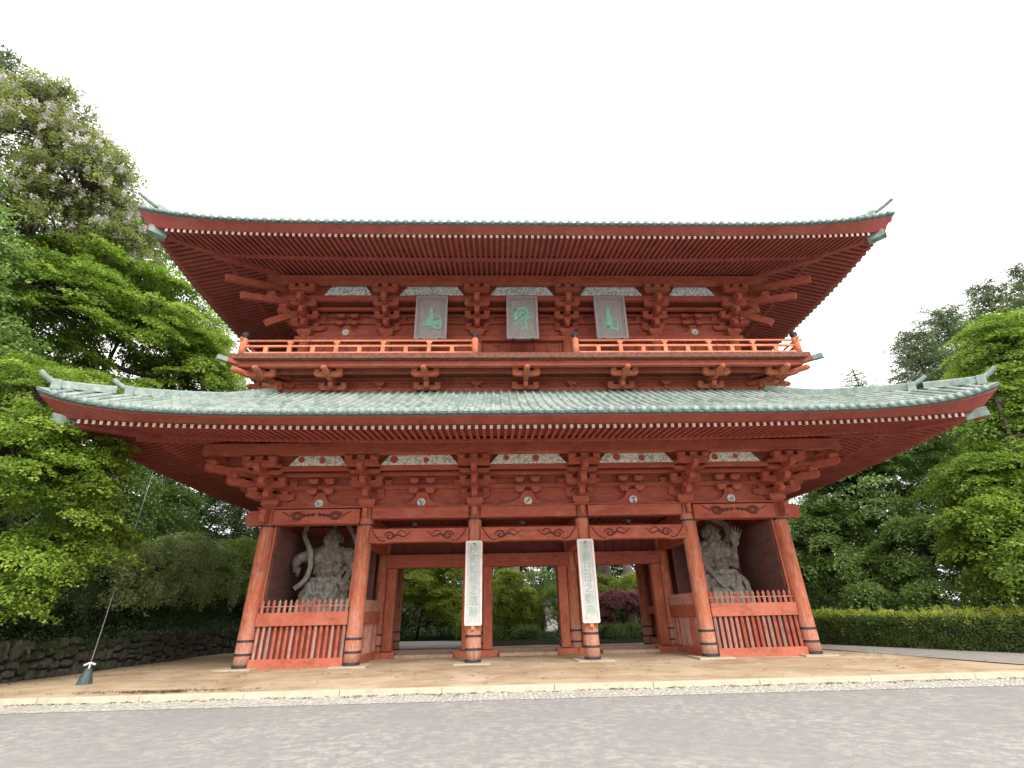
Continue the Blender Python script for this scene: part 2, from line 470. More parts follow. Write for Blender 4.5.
# beams across, middle and rear row
for y in (D / 2, D):
    for i in range(5):
        x0, x1 = CX[i] + CR - .05, CX[i + 1] - CR + .05
        b = MB(); b.box(x0, x1, y - .22, y + .22, 5.06, 5.6); G(b, 'head_beam', RH, bevel=.03)
# fore-and-aft beams between the rows
for i, x in enumerate(CX):
    for y0, y1 in ((0, D / 2), (D / 2, D)):
        b = MB(); b.box(x - .2, x + .2, y0 + CR - .04, y1 - CR + .04, 5.02, 5.5)
        if 0 < i < 5: b.box(x - .17, x + .17, y0 + CR - .04, y1 - CR + .04, 4.25, 4.72)
        G(b, 'cross_beam', RH, bevel=.02)
# dark ceiling boards with battens
b = MB(); b.box(-W, W, .2, D - .2, 5.62, 5.70)
for k in range(60): b.box(-W + .2 + k * .36, -W + .26 + k * .36, .25, D - .25, 5.56, 5.615)
G(b, 'ceiling', DARKRED)

# --- middle row: lintel, jambs, threshold, board wall over the doors
ym = D / 2
for i in (1, 2, 3):
    x0, x1 = CX[i] + CR - .02, CX[i + 1] - CR + .02
    fr = empty('door_frame', (0, 0, 0)); fr.parent = gate
    def P(mb, name, m=RV, bev=.02):
        o = mb.build(name, m, fr, bevel=bev); o.location = (0, -D / 2, 0); return o
    b = MB(); b.box(x0 - .1, x1 + .1, ym - .36, ym - .02, 3.66, 4.25); P(b, 'lintel', RH)
    for xa, xb in ((x0, x0 + .42), (x1 - .42, x1)):
        b = MB(); b.box(xa, xb, ym - .28, ym + .1, .24, 3.657); P(b, 'jamb')
        b = MB(); b.box(xa - .28, xb + .24, ym - .75, ym + .2, -.02, .22); P(b, 'jamb_base')
    b = MB(); b.box(x0 + .44, x1 - .44, ym - .2, ym + .12, -.01, .26); P(b, 'threshold', simple('worn_threshold', (.26, .17, .13), .85, .3, 9))
    b = MB(); b.box(x0 + .72, x1 - .72, ym - 1.0, ym - .3, -.02, .13); P(b, 'door_step', simple('step_board', (.40, .28, .20), .9, .25, 5), .03)
    b = MB(); b.box(x0, x1, ym - .02, ym + .05, 4.2, 5.1)
    for k in range(9):
        xx = x0 + (k + .5) * (x1 - x0) / 9; b.box(xx - .04, xx + .04, ym - .08, ym - .023, 4.25, 5.06)
    P(b, 'board_wall', DARKRED, 0)

# --- alcoves with board walls and picket fences
def plank_wall(name, xa, xb, ya, yb, z0, z1, mat):
    b = MB(); n = int((z1 - z0) / .42); h = (z1 - z0) / n
    for k in range(n):
        d = .006 * (k % 2)
        if xb - xa > yb - ya: b.box(xa, xb, ya + d, yb, z0 + k * h + .004, z0 + (k + 1) * h)
        else: b.box(xa + d, xb - d, ya, yb, z0 + k * h + .004, z0 + (k + 1) * h)
    return G(b, name, mat)
pk = MB()
def picket_mesh(h, tip=True):
    b = MB(); w_ = .058
    r = w_ * 1.0
    base = [(r, 0), (0, r), (-r, 0), (0, -r)]
    if tip:
        prof = [(1, 0), (1, h * .60), (.72, h * .64), (1.05, h * .70), (.95, h * .82), (.05, h)]
    else: prof = [(1, 0), (1, h)]
    vs = [(x * s, y * s, z) for s, z in prof for x, y in base]
    fs = [(i * 4 + k, i * 4 + (k + 1) % 4, i * 4 + 4 + (k + 1) % 4, i * 4 + 4 + k) for i in range(len(prof) - 1) for k in range(4)]
    fs += [(3, 2, 1, 0), tuple(range(4 * len(prof) - 4, 4 * len(prof)))]
    b.add(vs, fs); return b
RW2 = red_paint('bare_grey_red_slats', (3, 3, .5), base=(.33, .16, .13), worn=(.40, .33, .30), wear=1.0)
RW3 = red_paint('fresh_red_slats', (1, 1, 2.2), base=(.41, .095, .055), wear=.55)
pick_top = [picket_mesh(.47).mesh('picket', m_) for m_ in (RW, RW2, RW3, RW)]
pick_low = [picket_mesh(1.12, False).mesh('slat', m_) for m_ in (RW, RW2, RW3, RW, RW3)]
def fence(ax, ay, bx, by, n, seed, side=1):
    """low fence from a to b: sill, slats, rail, pickets."""
    f = empty('picket_fence', (0, 0, 0)); f.parent = gate; f.location = (0, -D / 2, 0)
    a, e = Vector((ax, ay, 0)), Vector((bx, by, 0)); d = (e - a).normalized(); L = (e - a).length
    nrm = Vector((d.y, -d.x, 0)); rr = random.Random(seed)
    def slab(name, z0, z1, t, mat, arc=0):
        b = MB(); poly = [(0, z0), (L * .25, z0 - arc * .7), (L * .5, z0 - arc), (L * .75, z0 - arc * .7), (L, z0), (L, z1), (0, z1)]
        b.prism(poly, a, d, (0, 0, 1), nrm, t); return b.build(name, mat, f, bevel=.015)
    slab('sill', .0, .29, .26, RW3, .045)
    slab('rail', 1.37, 1.83, .2, RW3)
    slab('picket_rail', 2.02, 2.06, .06, RW)
    b = MB(); b.prism([(0, .25), (L, .25), (L, 1.4), (0, 1.4)], a + nrm * (.1 * side), d, (0, 0, 1), nrm, .03); b.build('backing_board', DARKRED if side < 0 else RW, f)
    for k in range(n):
        p = a + d * (L * (k + .5) / n)
        link('slat', rr.choice(pick_low), f, (p.x, p.y, .27))
        link('picket', rr.choice(pick_top), f, (p.x, p.y, 1.82))
for sgn in (-1, 1):
    xo, xi = sgn * W, sgn * CX[4]
    xa, xb = min(xo, xi), max(xo, xi)
    fence(xa + CR, -.05, xb - CR, -.05, 16, 3 + sgn, -1)
    fence(xi, CR, xi, D / 2 - CR, 15, 8 + sgn, sgn)
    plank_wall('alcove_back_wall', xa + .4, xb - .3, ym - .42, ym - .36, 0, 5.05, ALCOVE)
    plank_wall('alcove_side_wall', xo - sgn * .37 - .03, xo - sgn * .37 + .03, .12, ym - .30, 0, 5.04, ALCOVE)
    plank_wall('side_wall', xo - .05, xo + .05, CR, ym - CR, 0, 5.04, RH)
    plank_wall('side_wall', xo - .05, xo + .05, ym + CR, D - CR, 0, 5.04, RH)
    plank_wall('rear_wall', xa + CR, xb - CR, D - .04, D + .04, 0, 5.05, RH)
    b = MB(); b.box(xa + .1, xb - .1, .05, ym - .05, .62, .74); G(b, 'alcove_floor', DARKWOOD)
    b = MB(); b.box(xi - .1, xi + .1, ym + CR, D - CR, 1.5, 1.85); b.box(xi - .08, xi + .08, ym + CR, D - CR, .1, .4); G(b, 'low_rail', RH)
    for xf in (xa + CR, xb - CR - .07):
        fr = MB(); fr.box(xf, xf + .07, .0, .06, 2.1, 5.05); G(fr, 'screen_frame', RV)

# --- bracket sets
def arm(mb, c, d, L, w_=.2, h=.26):
    """boat-shaped bracket arm, bottom centre c, along d."""
    e = h * .85
    poly = [(-L / 2, h * .5), (-L / 2 + e * .25, h * .2), (-L / 2 + e * .9, 0), (L / 2 - e * .9, 0), (L / 2 - e * .25, h * .2), (L / 2, h * .5), (L / 2, h), (-L / 2, h)]
    d = Vector(d).normalized(); n = Vector((-d.y, d.x, 0))
    mb.prism(poly, c, d, (0, 0, 1), n, w_)
def block_mesh(name, s, h, mat=RH):
    b = MB(); t = s / 2; q = s * .33
    b.add([(-q, -q, 0), (q, -q, 0), (q, q, 0), (-q, q, 0), (-t, -t, h * .45), (t, -t, h * .45), (t, t, h * .45), (-t, t, h * .45), (-t, -t, h), (t, -t, h), (t, t, h), (-t, t, h)],
          [(3, 2, 1, 0), (0, 1, 5, 4), (1, 2, 6, 5), (2, 3, 7, 6), (3, 0, 4, 7), (4, 5, 9, 8), (5, 6, 10, 9), (6, 7, 11, 10), (7, 4, 8, 11), (8, 9, 10, 11)])
    return b.mesh(name, mat)
SMALL = block_mesh('bearing_block', .30, .17)
BIG = block_mesh('cap_block', .68, .34)
def nose(mb, p, d, L=.35, w_=.18, h=.26):
    """carved rounded end sticking out of an arm."""
    d = Vector(d).normalized(); n = Vector((-d.y, d.x, 0))
    poly = [(0, 0), (L * .6, .0), (L * .95, h * .35), (L, h * .7), (L * .8, h), (0, h)]
    mb.prism(poly, p, d, (0, 0, 1), n, w_)
def bracket_set(x, y, outs, lv, dy, latL, tails=None, zp=None):
    """outs: list of outward unit vectors; lv: (z of cap block, [arm levels], block h). One part, bearing blocks as sub-parts."""
    mb = MB(); blocks = []
    z0, arms, zl = lv
    o3 = Vector((x, y, 0))
    for o in outs:
        o = Vector((*o, 0)); diag = abs(o.x) > .01 and abs(o.y) > .01
        on = o.normalized(); lat = Vector((-on.y, on.x, 0))
        for k, z in enumerate(arms):
            reach = o * dy * (k + 1)                       # o of length sqrt2 on the diagonal
            L = reach.length + .25
            c = o3 + on * ((L - .9) / 2 + .0) ; c.z = z
            arm(mb, c, on, L + .9, .22 if not diag else .26, .27)
            p = o3 + reach; blocks.append((p.x, p.y, z + .27, 1.25 if diag else 1))
            if diag:
                continue
            # cross arms standing on the step
            zc = z + .43 if k < len(arms) - 1 else zl
            q = o3 + reach
            if k == len(arms) - 1 or len(outs) == 1 or True:
                arm(mb, (q.x, q.y, zc), lat, latL, .2, .25)
                for s in (-1, 0, 1):
                    r_ = q + lat * s * (latL / 2 - .15); blocks.append((r_.x, r_.y, zc + .25, 1))
    # arms in the wall plane
    o = Vector((*outs[0], 0)); 
    lats = [Vector((-o.normalized().y, o.normalized().x, 0))]
    for lat in lats:
        for k, z in enumerate(arms[:2]):
            L = latL * (.95 + .45 * k)
            arm(mb, (x, y, z + .004), lat, L, .19, .25)
            for s in (-1, 1):
                r_ = o3 + lat * s * (L / 2 - .15); blocks.append((r_.x, r_.y, z + .26, 1))
    if tails:
        for a, e in tails: mb.bar(a, e, .22, .3)
    ob = G(mb, 'bracket_set', RH)
    link('cap_block', BIG, ob, (x, y, z0))
    seen_ = set()
    for bx_, by_, bz_, s in blocks:
        kk = (round(bx_, 1), round(by_, 1), round(bz_, 1))
        if kk in seen_: continue
        seen_.add(kk)
        link('bearing_block', SMALL, ob, (bx_, by_, bz_), (s, s, 1))
    return ob
def storey_brackets(z0, arms, zl, dy, latL, upper=False):
    lv = (z0, arms, zl)
    for i, x in enumerate(CX):
        if 0 < i < 5: bracket_set(x, 0, [(0, -1)], lv, dy, latL)
    for sx in (-1, 1):
        tails = []
        x = sx * W; zt = arms[-1]
        if upper:
            a = Vector((x, 0, 0)); dg = Vector((sx, -1, 0))
            for (s0, s1, za, zb) in ((.3, 2.8, 16.5, 15.55), (.2, 2.26, 15.9, 14.97), (.3, 1.36, 15.4, 14.05)):
                p = a + dg * s0; q = a + dg * s1; tails.append(((q.x, q.y, zb), (p.x, p.y, za)))
        bracket_set(x, 0, [(0, -1), (sx, 0), (sx, -1)], lv, dy, latL, tails)
        for y in (D / 2, D): bracket_set(x, y, [(sx, 0)], lv, dy, latL)
storey_brackets(5.72, [6.06, 6.46, 6.86], 7.03, .6, 1.3)
storey_brackets(14.06, [14.42, 14.88, 15.34], 15.87, .45, 1.25, True)

def ringbeam(name, outd, z0, z1, w_, mat=RH, ext=.45):
    """one beam per side at distance outd outside the column line; butted at the corners."""
    X = W + outd; y0 = -outd
    b = MB(); b.box(-X - ext, X + ext, y0 - w_ / 2, y0 + w_ / 2, z0, z1); G(b, name, mat, bevel=.02)
    for sx in (-1, 1):
        b = MB(); b.box(sx * X - w_ / 2, sx * X + w_ / 2, y0 + w_ / 2 + .003, D + outd - w_ / 2 - .003, z0, z1); G(b, name, mat, bevel=.02)
    b = MB(); b.box(-X - .4, X + .4, D + outd - w_ / 2, D + outd + w_ / 2, z0, z1); G(b, name, mat)
def ringwall(name, ins, z0, z1, mat, t=.08):
    X = W - ins; b = MB()
    b.box(-X, X, ins, ins + t, z0, z1); b.box(-X, X, D - ins - t, D - ins, z0, z1)
    for sx in (-1, 1): b.box(min(sx * X, sx * (X - t)), max(sx * X, sx * (X - t)), ins + t + .002, D - ins - t - .002, z0, z1)
    G(b, name, mat)
# lower storey: wall over the beams, stepped purlins
ringwall('frieze_wall', .04, 5.66, 8.45, RH)
ringbeam('panel_backing', 1.14, 7.205, 7.9, .06, RH)
ringbeam('wall_plate', 0, 6.50, 6.68, .2)
ringbeam('wall_plate', .0, 6.96, 7.14, .2)
ringbeam('step_purlin', .6, 6.93, 7.08, .18)
ringbeam('step_purlin', 1.2, 7.02, 7.2, .2)
ringbeam('eave_purlin', 1.8, 7.50, 7.96, .3)
def cove(z0, z1, d0, d1, mat=DARKRED):
    b = MB()
    for (sx) in (0,):
        b.add([(-W - d1, -d1, z1), (W + d1, -d1, z1), (W + d0, -d0, z0), (-W - d0, -d0, z0)], [(3, 2, 1, 0)])
    for s in (-1, 1):
        b.add([(s * (W + d1), -d1, z1), (s * (W + d1), D + d1, z1), (s * (W + d0), D + d0, z0), (s * (W + d0), -d0, z0)], [(0, 1, 2, 3)])
    for k in range(int(2 * W / .12)):
        xx = -W + .06 + k * .12; b.bar((xx, -d1 + .02, z1 - .02), (xx, -d0 - .02, z0 - .02), .035, .04)
    G(b, 'cove_ceiling', mat)
cove(7.10, 7.15, .05, .58)
cove(7.10, 7.22, .62, 1.15)
ringbeam('wall_plate', 0, 5.705, 5.76, .62)
# strutted pairs of blocks, frog-leg struts with medallions
MED = [simple('medallion_pattern_blue', (.40, .46, .52), .6, .6, 14), simple('medallion_pattern_cream', (.62, .60, .50), .6, .5, 18), simple('medallion_pattern_green', (.40, .55, .52), .6, .5, 14)]
def frog_strut(xm, y, z, w_, h, seed, medmat, upper=False):
    b = MB(); k = w_ / 2
    prof = [(0, 1), (.10, 1.0), (.16, .86), (.20, .62), (.30, .40), (.45, .27), (.62, .22), (.80, .14), (.93, .10), (1, 0)]
    poly = [(k * a, h * c) for a, c in prof][::-1] + [(-k * a, h * c) for a, c in prof[1:]]
    b.prism(poly[::-1], (xm, y, z), (1, 0, 0), (0, 0, 1), (0, 1, 0), .12)
    o = G(b, 'frog_leg_strut', RH, bevel=.015)
    b = MB(); r = .165
    n = 28
    b.prism([(r * math.cos(2 * PI * i / n), r * math.sin(2 * PI * i / n)) for i in range(n)], (xm, y - .09, z + h * .30), (1, 0, 0), (0, 0, 1), (0, 1, 0), .06)
    m_ = G(b, 'medallion', simple('medallion_white_%d' % (seed), (.62, .64, .62), .6, .1) if seed == 0 else bpy.data.materials['medallion_white_0'], parent=o)
    b = MB(); rr = random.Random(seed * 7 + 1)
    for j in range(5):
        a = 2 * PI * j / 5 + rr.random(); q = r * .45
        c = (xm + q * math.cos(a), y - .125, z + h * .30 + q * math.sin(a))
        b.prism([(r * .27 * math.cos(2 * PI * i / 8) * (1 + .3 * (i % 2)), r * .27 * math.sin(2 * PI * i / 8) * (1 + .3 * (i % 2))) for i in range(8)], c, (1, 0, 0), (0, 0, 1), (0, 1, 0), .012)
    b.prism([(r * .2 * math.cos(2 * PI * i / 10), r * .2 * math.sin(2 * PI * i / 10)) for i in range(10)], (xm, y - .125, z + h * .3), (1, 0, 0), (0, 0, 1), (0, 1, 0), .012)
    G(b, 'medallion_pattern', medmat, parent=o)
BM = [(CX[i] + CX[i + 1]) / 2 for i in range(5)]
for i, xm in enumerate(BM):
    frog_strut(xm, -.12, 5.70, 2.5 if i in (0, 4) else 2.9, .66, i, MED[[2, 0, 1, 0, 2][i]])
    for z in (6.38, 6.80):
        for s in (-1, 1):
            b = MB(); xx = xm + s * .34
            for (q, za, zb) in ((.10, z - .05, z), (.17, z, z + .1)):
                pass
            b.add([(xx - .11, -.28, z - .1), (xx + .11, -.28, z - .1), (xx + .11, -.08, z - .1), (xx - .11, -.08, z - .1),
                   (xx - .2, -.36, z + .02), (xx + .2, -.36, z + .02), (xx + .2, -.08, z + .02), (xx - .2, -.08, z + .02),
                   (xx - .2, -.36, z + .12), (xx + .2, -.36, z + .12), (xx + .2, -.08, z + .12), (xx - .2, -.08, z + .12)],
                  [(3, 2, 1, 0), (0, 1, 5, 4), (1, 2, 6, 5), (3, 0, 4, 7), (4, 5, 9, 8), (5, 6, 10, 9), (7, 4, 8, 11), (8, 9, 10, 11)])
            G(b, 'wall_block', RH)
# painted openwork panels between the brackets
def carved_panel(x0, x1, y, z0, z1, mat, discs):
    b = MB(); h = z1 - z0; L = x1 - x0
    poly = [(x0, z0), (x1, z0), (x1 - .10, z0 + h * .3), (x1 - .24, z0 + h * .72), (x1 - .34, z1), (x0 + .34, z1), (x0 + .24, z0 + h * .72), (x0 + .10, z0 + h * .3)]
    b.prism(poly, (0, y, 0), (1, 0, 0), (0, 0, 1), (0, 1, 0), .06)
    o = G(b, 'carved_panel', mat)
    if discs:
        rr = random.Random(discs)
        for f in (rr.uniform(.16, .26), rr.uniform(.5, .62)):
            b = MB(); c = (x0 + L * f, y - .04, z0 + h * rr.uniform(.4, .6)); r = rr.uniform(.09, .145)
            b.prism([(r * (1 + .08 * (i % 2)) * math.cos(2 * PI * i / 16), r * (1 + .08 * (i % 2)) * math.sin(2 * PI * i / 16)) for i in range(16)], c, (1, 0, 0), (0, 0, 1), (0, 1, 0), .04)
            G(b, 'flower_boss', FLOWER, parent=o)
    return o
FLOWER = simple('red_flower_paint', (.50, .10, .06), .7, .4, 20)
for i in range(5):
    m_ = .66 if 0 < i < 4 else .70
    a, e = CX[i] + m_, CX[i + 1] - m_
    if i == 0: a += .25
    if i == 4: e -= .25
    carved_panel(a, e, -1.30, 7.203, 7.60, CARVED_W, 11 + i * 3 if i != 4 else 3)
    carved_panel(a, e, -.98, 15.905, 16.42, CARVED_B, 0)

# --- eaves and roofs
def lift_fn(X, Yh, so_, k, so2, fade):
    """upturn of the eave towards the corners: edge curve at s = 0, a gentler curve for the rafters further in."""
    def f(t_from_corner, s, top=False):
        aa = max(0, 1 - t_from_corner / X)
        if top: return so_ * aa ** k * max(0, 1 - s / fade)
        a = min(1, max(0, s) / .55)
        return (1 - a) * so_ * aa ** k + a * so2 * aa ** 4 * max(0, 1 - max(0, s - 1) / 8)
    return f
TS = sorted(set([round(float(v), 5) for v in np.concatenate([np.linspace(-1, 1, 21), 1 - np.geomspace(.004, .3, 16), -1 + np.geomspace(.004, .3, 16), [1, -1]])]))
class Roof:
    def __init__(s, name, X, over, ze, so_, k, so2, fade):
        s.X = X; s.Y = D / 2 + over; s.ze = ze; s.lf = lift_fn(X, s.Y, so_, k, so2, fade)
        s.root = empty(name, (0, 0, 0)); s.root.parent = gate; s.root.location = (0, -D / 2, 0); s.so = so_
    def lift(s, x, y, top=False):
        """lift at plan position (x, y) measured from the roof centre."""
        d = min(s.X - abs(x), s.Y - abs(y))
        c = abs((s.X - abs(x)) - (s.Y - abs(y)))
        return s.lf(c, d, top)
    def ring(s, d, zo, sides='FRBL', top=False):
        pts = []; uv = []
        X, Y = s.X - d, s.Y - d
        for side in sides:
            for t in TS:
                if side == 'F': x, y = t * X, -Y; c = X * (1 - abs(t)); u = x
                elif side == 'R': x, y = X, t * Y; c = Y * (1 - abs(t)); u = y
                elif side == 'B': x, y = -t * X, Y; c = X * (1 - abs(t)); u = x
                else: x, y = -X, -t * Y; c = Y * (1 - abs(t)); u = y
                pts.append((x, y + D / 2, s.ze + zo + s.lf(c, d, top))); uv.append(u)
        return pts, uv
    def loft(s, name, prof, mat, closed=True, smooth=False, uvs=False, top=False):
        """prof: list of (inset, z offset)."""
        b = MB(); n = 4 * len(TS); rings = [s.ring(d, z, top=top) for d, z in prof]
        m = len(prof)
        for r, _ in rings: b.v += r
        U = []
        for i in range(m if closed else m - 1):
            j = (i + 1) % m
            for k in range(n):
                k2 = (k + 1) % n
                if k % len(TS) == len(TS) - 1: continue
                b.f.append((i * n + k, i * n + k2, j * n + k2, j * n + k)); b.m.append(0)
                U.append((rings[i][1][k], rings[i][1][k2], i, j))
        me = b.mesh(name, mat, smooth)
        if uvs:
            sl_ = [0.]
            for a, c in zip(prof[:-1], prof[1:]): sl_.append(sl_[-1] + math.hypot(c[0] - a[0], c[1] - a[1]))
            l = me.uv_layers.new(name='UVMap'); data = []
            for u0, u1, i, j in U: data += [u0, sl_[i], u1, sl_[i], u1, sl_[j], u0, sl_[j]]
            l.data.foreach_set('uv', data)
        return link(name, me, s.root)
    def z(s, x, y, zo, top=False): return s.ze + zo + s.lift(x, y, top)

def build_roof(name, X, over, ze, so_, k, so2, prof_tile, fascia, s_in, raft_f, raft_b, s_kioi, s_wall, fade, hips, cap):
    rf = Roof(name, X, over, ze, so_, k, so2, fade)
    Y = rf.Y
    # fascia, tile edge, soffit boards
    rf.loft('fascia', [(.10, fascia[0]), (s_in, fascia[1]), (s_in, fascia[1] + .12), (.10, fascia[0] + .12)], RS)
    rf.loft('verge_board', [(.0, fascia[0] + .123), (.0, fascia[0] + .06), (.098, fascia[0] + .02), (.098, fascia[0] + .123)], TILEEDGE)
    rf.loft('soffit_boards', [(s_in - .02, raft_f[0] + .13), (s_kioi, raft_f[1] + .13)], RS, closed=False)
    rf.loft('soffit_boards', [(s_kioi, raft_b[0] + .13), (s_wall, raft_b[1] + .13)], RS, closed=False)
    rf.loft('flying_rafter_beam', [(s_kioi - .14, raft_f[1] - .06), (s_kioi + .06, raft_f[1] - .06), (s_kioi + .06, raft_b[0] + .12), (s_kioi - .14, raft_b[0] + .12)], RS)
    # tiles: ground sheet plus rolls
    tp = [(d, z) for d, z in prof_tile]
    rf.loft('tile_bed', tp, TILE, closed=False, smooth=True, uvs=True, top=True)
    rolls = MB(); uvd = []
    step = .36
    S = [d for d, _ in tp]; Zt = [z for _, z in tp]
    def roll(fn, smax):
        ds = [0] + [d for d in np.linspace(.25, smax, max(2, int(smax / .55)))]
        r = .085; n = 6; base = len(rolls.v)
        for d in ds:
            for q in range(n + 1):
                a = PI * q / n
                p = fn(d, r * math.cos(a)); rolls.v.append((p[0], p[1], p[2] + r * 1.1 * math.sin(a)))
        for i in range(len(ds) - 1):
            for q in range(n):
                rolls.f.append((base + i * (n + 1) + q + 1, base + i * (n + 1) + q, base + (i + 1) * (n + 1) + q, base + (i + 1) * (n + 1) + q + 1)); rolls.m.append(0)
        # round end cap, standing a little proud of the sheet edge
        c = fn(-.02, 0); base = len(rolls.v)
        t1 = fn(-.02, .1); ax = (Vector(t1) - Vector(c)).normalized(); outw = (Vector(fn(-.1, 0)) - Vector(c)); outw.z = 0; outw.normalize()
        for q in range(12):
            a = 2 * PI * q / 12
            v = Vector(c) + ax * math.cos(a) * .105 + Vector((0, 0, 1)) * (math.sin(a) * .105 + .02)
            rolls.v.append(tuple(v + outw * .03)); rolls.v.append(tuple(v - outw * .06))
        rolls.f.append(tuple(base + 2 * q for q in range(12))); rolls.m.append(1)
        for q in range(12):
            rolls.f.append((base + 2 * q, base + 2 * q + 1, base + 2 * ((q + 1) % 12) + 1, base + 2 * ((q + 1) % 12))); rolls.m.append(1)
    def zt(x, y, d): return rf.z(x, y, float(np.interp(d, S, Zt)) if d >= 0 else Zt[0], True)
    nx = int(X / step); smax_all = S[-1]
    for i in range(-nx, nx + 1):
        x = i * step; sm = min(smax_all, X - abs(x))
        if sm < .3: continue
        roll(lambda d, o, x=x: (x + o, -(Y - d) + D / 2, zt(x, Y - d, max(0, d))), sm)
    ny = int(Y / step)
    for i in range(-ny, ny + 1):
        y = i * step; sm = min(smax_all, Y - abs(y))
        if sm < .3: continue
        for sx in (-1, 1):
            roll(lambda d, o, y=y, sx=sx: (sx * (X - d), y - sx * o * -1 + D / 2, zt(X - d, y, max(0, d))), sm)
    me = rolls.mesh('tile_rolls', [TILE, PATINA], True)
    l = me.uv_layers.new(name='UVMap')
    co = np.empty(len(me.vertices) * 3); me.vertices.foreach_get('co', co); co = co.reshape(-1, 3)
    li = np.empty(len(me.loops), dtype=int); me.loops.foreach_get('vertex_index', li)
    q = co[li]; d = np.minimum(X - abs(q[:, 0]), Y - abs(q[:, 1] - D / 2))
    u = np.where(X - abs(q[:, 0]) > Y - abs(q[:, 1] - D / 2), q[:, 0], q[:, 1]) + .18
    l.data.foreach_set('uv', np.stack([u, d * 1.15], 1).ravel())
    link('tile_rolls', me, rf.root)
    # rafters
    R_SP = .25
    def rafter(mb, fn, s0, s1, prof, w_, h, em=1):
        a = fn(s0, prof[0]); e = fn(s1, prof[2])
        mb.bar(a, e, w_, h, end_mat=em)
    jobs_f, jobs_b = [], []
    HG = .42      # clear of the hip beam
    n = int((X - .35) / R_SP)
    for i in range(-n, n + 1):
        x = (i + .0) * R_SP
        lim = X - abs(x) - .08
        def fn(s, zo, x=x): return (x, -(Y - s) + D / 2, rf.z(x, Y - s, zo))
        if lim > s_in + HG:
            s1 = min(s_kioi, lim); z1 = raft_f[0] + (raft_f[1] - raft_f[0]) * (s1 - s_in) / (s_kioi - s_in)
            jobs_f.append((abs(x), fn, s_in + .01, s1, (raft_f[0] + .06, None, z1 + .06)))
        if lim > s_kioi:
            s1 = min(s_wall, lim); z1 = raft_b[0] + (raft_b[1] - raft_b[0]) * (s1 - s_kioi) / (s_wall - s_kioi)
            jobs_b.append((abs(x), fn, s_kioi - .12, s1, (raft_b[0] + .06 - .03, None, z1 + .06)))
    jobs_f.sort(key=lambda j: j[0]); jobs_b.sort(key=lambda j: j[0])
    for kind, jobs, w_, h in (('flying_rafter', jobs_f, .105, .13), ('base_rafter', jobs_b, .115, .13)):
        em = 1 if kind == 'flying_rafter' else 0
        for j in jobs[:100]:
            mb = MB(); rafter(mb, *j[1:5], w_, h, em)
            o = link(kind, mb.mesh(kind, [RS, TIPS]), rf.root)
        mb = MB()
        for j in jobs[100:]: rafter(mb, *j[1:5], w_, h, em)
        ny_ = int((Y - .35) / R_SP)
        for sx in (-1, 1):
            for i in range(-ny_, ny_ + 1):
                y = i * R_SP; lim = Y - abs(y) - .08
                def fn(s, zo, y=y, sx=sx): return (sx * (X - s), y + D / 2, rf.z(X - s, y, zo))
                if kind == 'flying_rafter' and lim > s_in + HG:
                    s1 = min(s_kioi, lim); z1 = raft_f[0] + (raft_f[1] - raft_f[0]) * (s1 - s_in) / (s_kioi - s_in)
                    rafter(mb, fn, s_in + .01, s1, (raft_f[0] + .06, None, z1 + .06), w_, h, em)
                if kind == 'base_rafter' and lim > s_kioi:
                    s1 = min(s_wall, lim); z1 = raft_b[0] + (raft_b[1] - raft_b[0]) * (s1 - s_kioi) / (s_wall - s_kioi)
                    rafter(mb, fn, s_kioi - .12, s1, (raft_b[0] + .03, None, z1 + .06), w_, h, em)
        o = link('remaining_' + kind + 's', mb.mesh(kind, [RS, TIPS]), rf.root); o['kind'] = 'stuff'
    # hip rafters with copper-capped ends, hip ridges with upturned tips
    for sx in (-1, 1):
        for sy in (-1, 1):
            def H(s, zo, top=False): return (sx * (X - s), sy * (Y - s) + D / 2, rf.z(X - s, Y - s, zo, top))
            mb = MB()
            mb.bar(H(s_in - .05, raft_f[0] + .0), H(s_kioi, raft_f[1]), .26, .3)
            mb.bar(H(s_kioi - .3, raft_b[0] - .08), H(s_wall, raft_b[1] + .02), .28, .34)
            o = link('hip_rafter', mb.mesh('hip_rafter', RS), rf.root)
            zc_ = H(s_in, cap)[2]
            p, q = H(.44, 0), H(.90, 0)
            mb = MB(); mb.bar((p[0], p[1], zc_ + .02), (q[0], q[1], zc_), .34, .34)
            mb.build('copper_cap', PATINA, o, bevel=.02)
            for (sa, sb, sd_, rise, hgt) in hips:
                # ridge running down the hip from sb to sa, closed by an end block and an upturned horn tile
                T = lambda s: float(np.interp(s, S, Zt))
                pts = [H(s, T(s) + hgt * .45, True) for s in np.linspace(sa, sb, 9)]
                mb = MB()
                for p, q in zip(pts[:-1], pts[1:]):
                    e = (Vector(q) - Vector(p)) * .03
                    mb.bar(p, Vector(q) + e, .30, hgt)
                mb.tube([(p[0], p[1], p[2] + hgt * .5) for p in pts], .10, 8)
                link('hip_ridge', mb.mesh('hip_ridge', TILEP, False), rf.root)
                mb = MB(); p = Vector(pts[0]); e = Vector((sx * .09, sy * .09, -.02)); mb.bar(p + e, p - e, .40, hgt + .16)
                o2 = mb.build('ridge_end', TILEP, rf.root, bevel=.02)
                dd = Vector(pts[0]) - Vector(pts[1]); dd.normalize()
                L = (sa - sd_) * 1.414; b0 = Vector(pts[0]) + Vector((0, 0, hgt * .45))
                dirh = Vector((sx, sy, 0)).normalized()
                hp = [b0 + dirh * (L * t) + Vector((0, 0, rise * max(0, t) ** 1.6)) for t in np.linspace(-.25, 1, 9)]
                mb = MB(); mb.tube(hp, [.11, .105, .10, .095, .09, .085, .08, .078, .074], 10); mb.build('horn_tile', TILEP, o2)
    return rf, zt
u = np.linspace(0, 1, 14)
TILEP = simple('patinated_ridge_copper', (.27, .345, .31), .65, .45, 5)
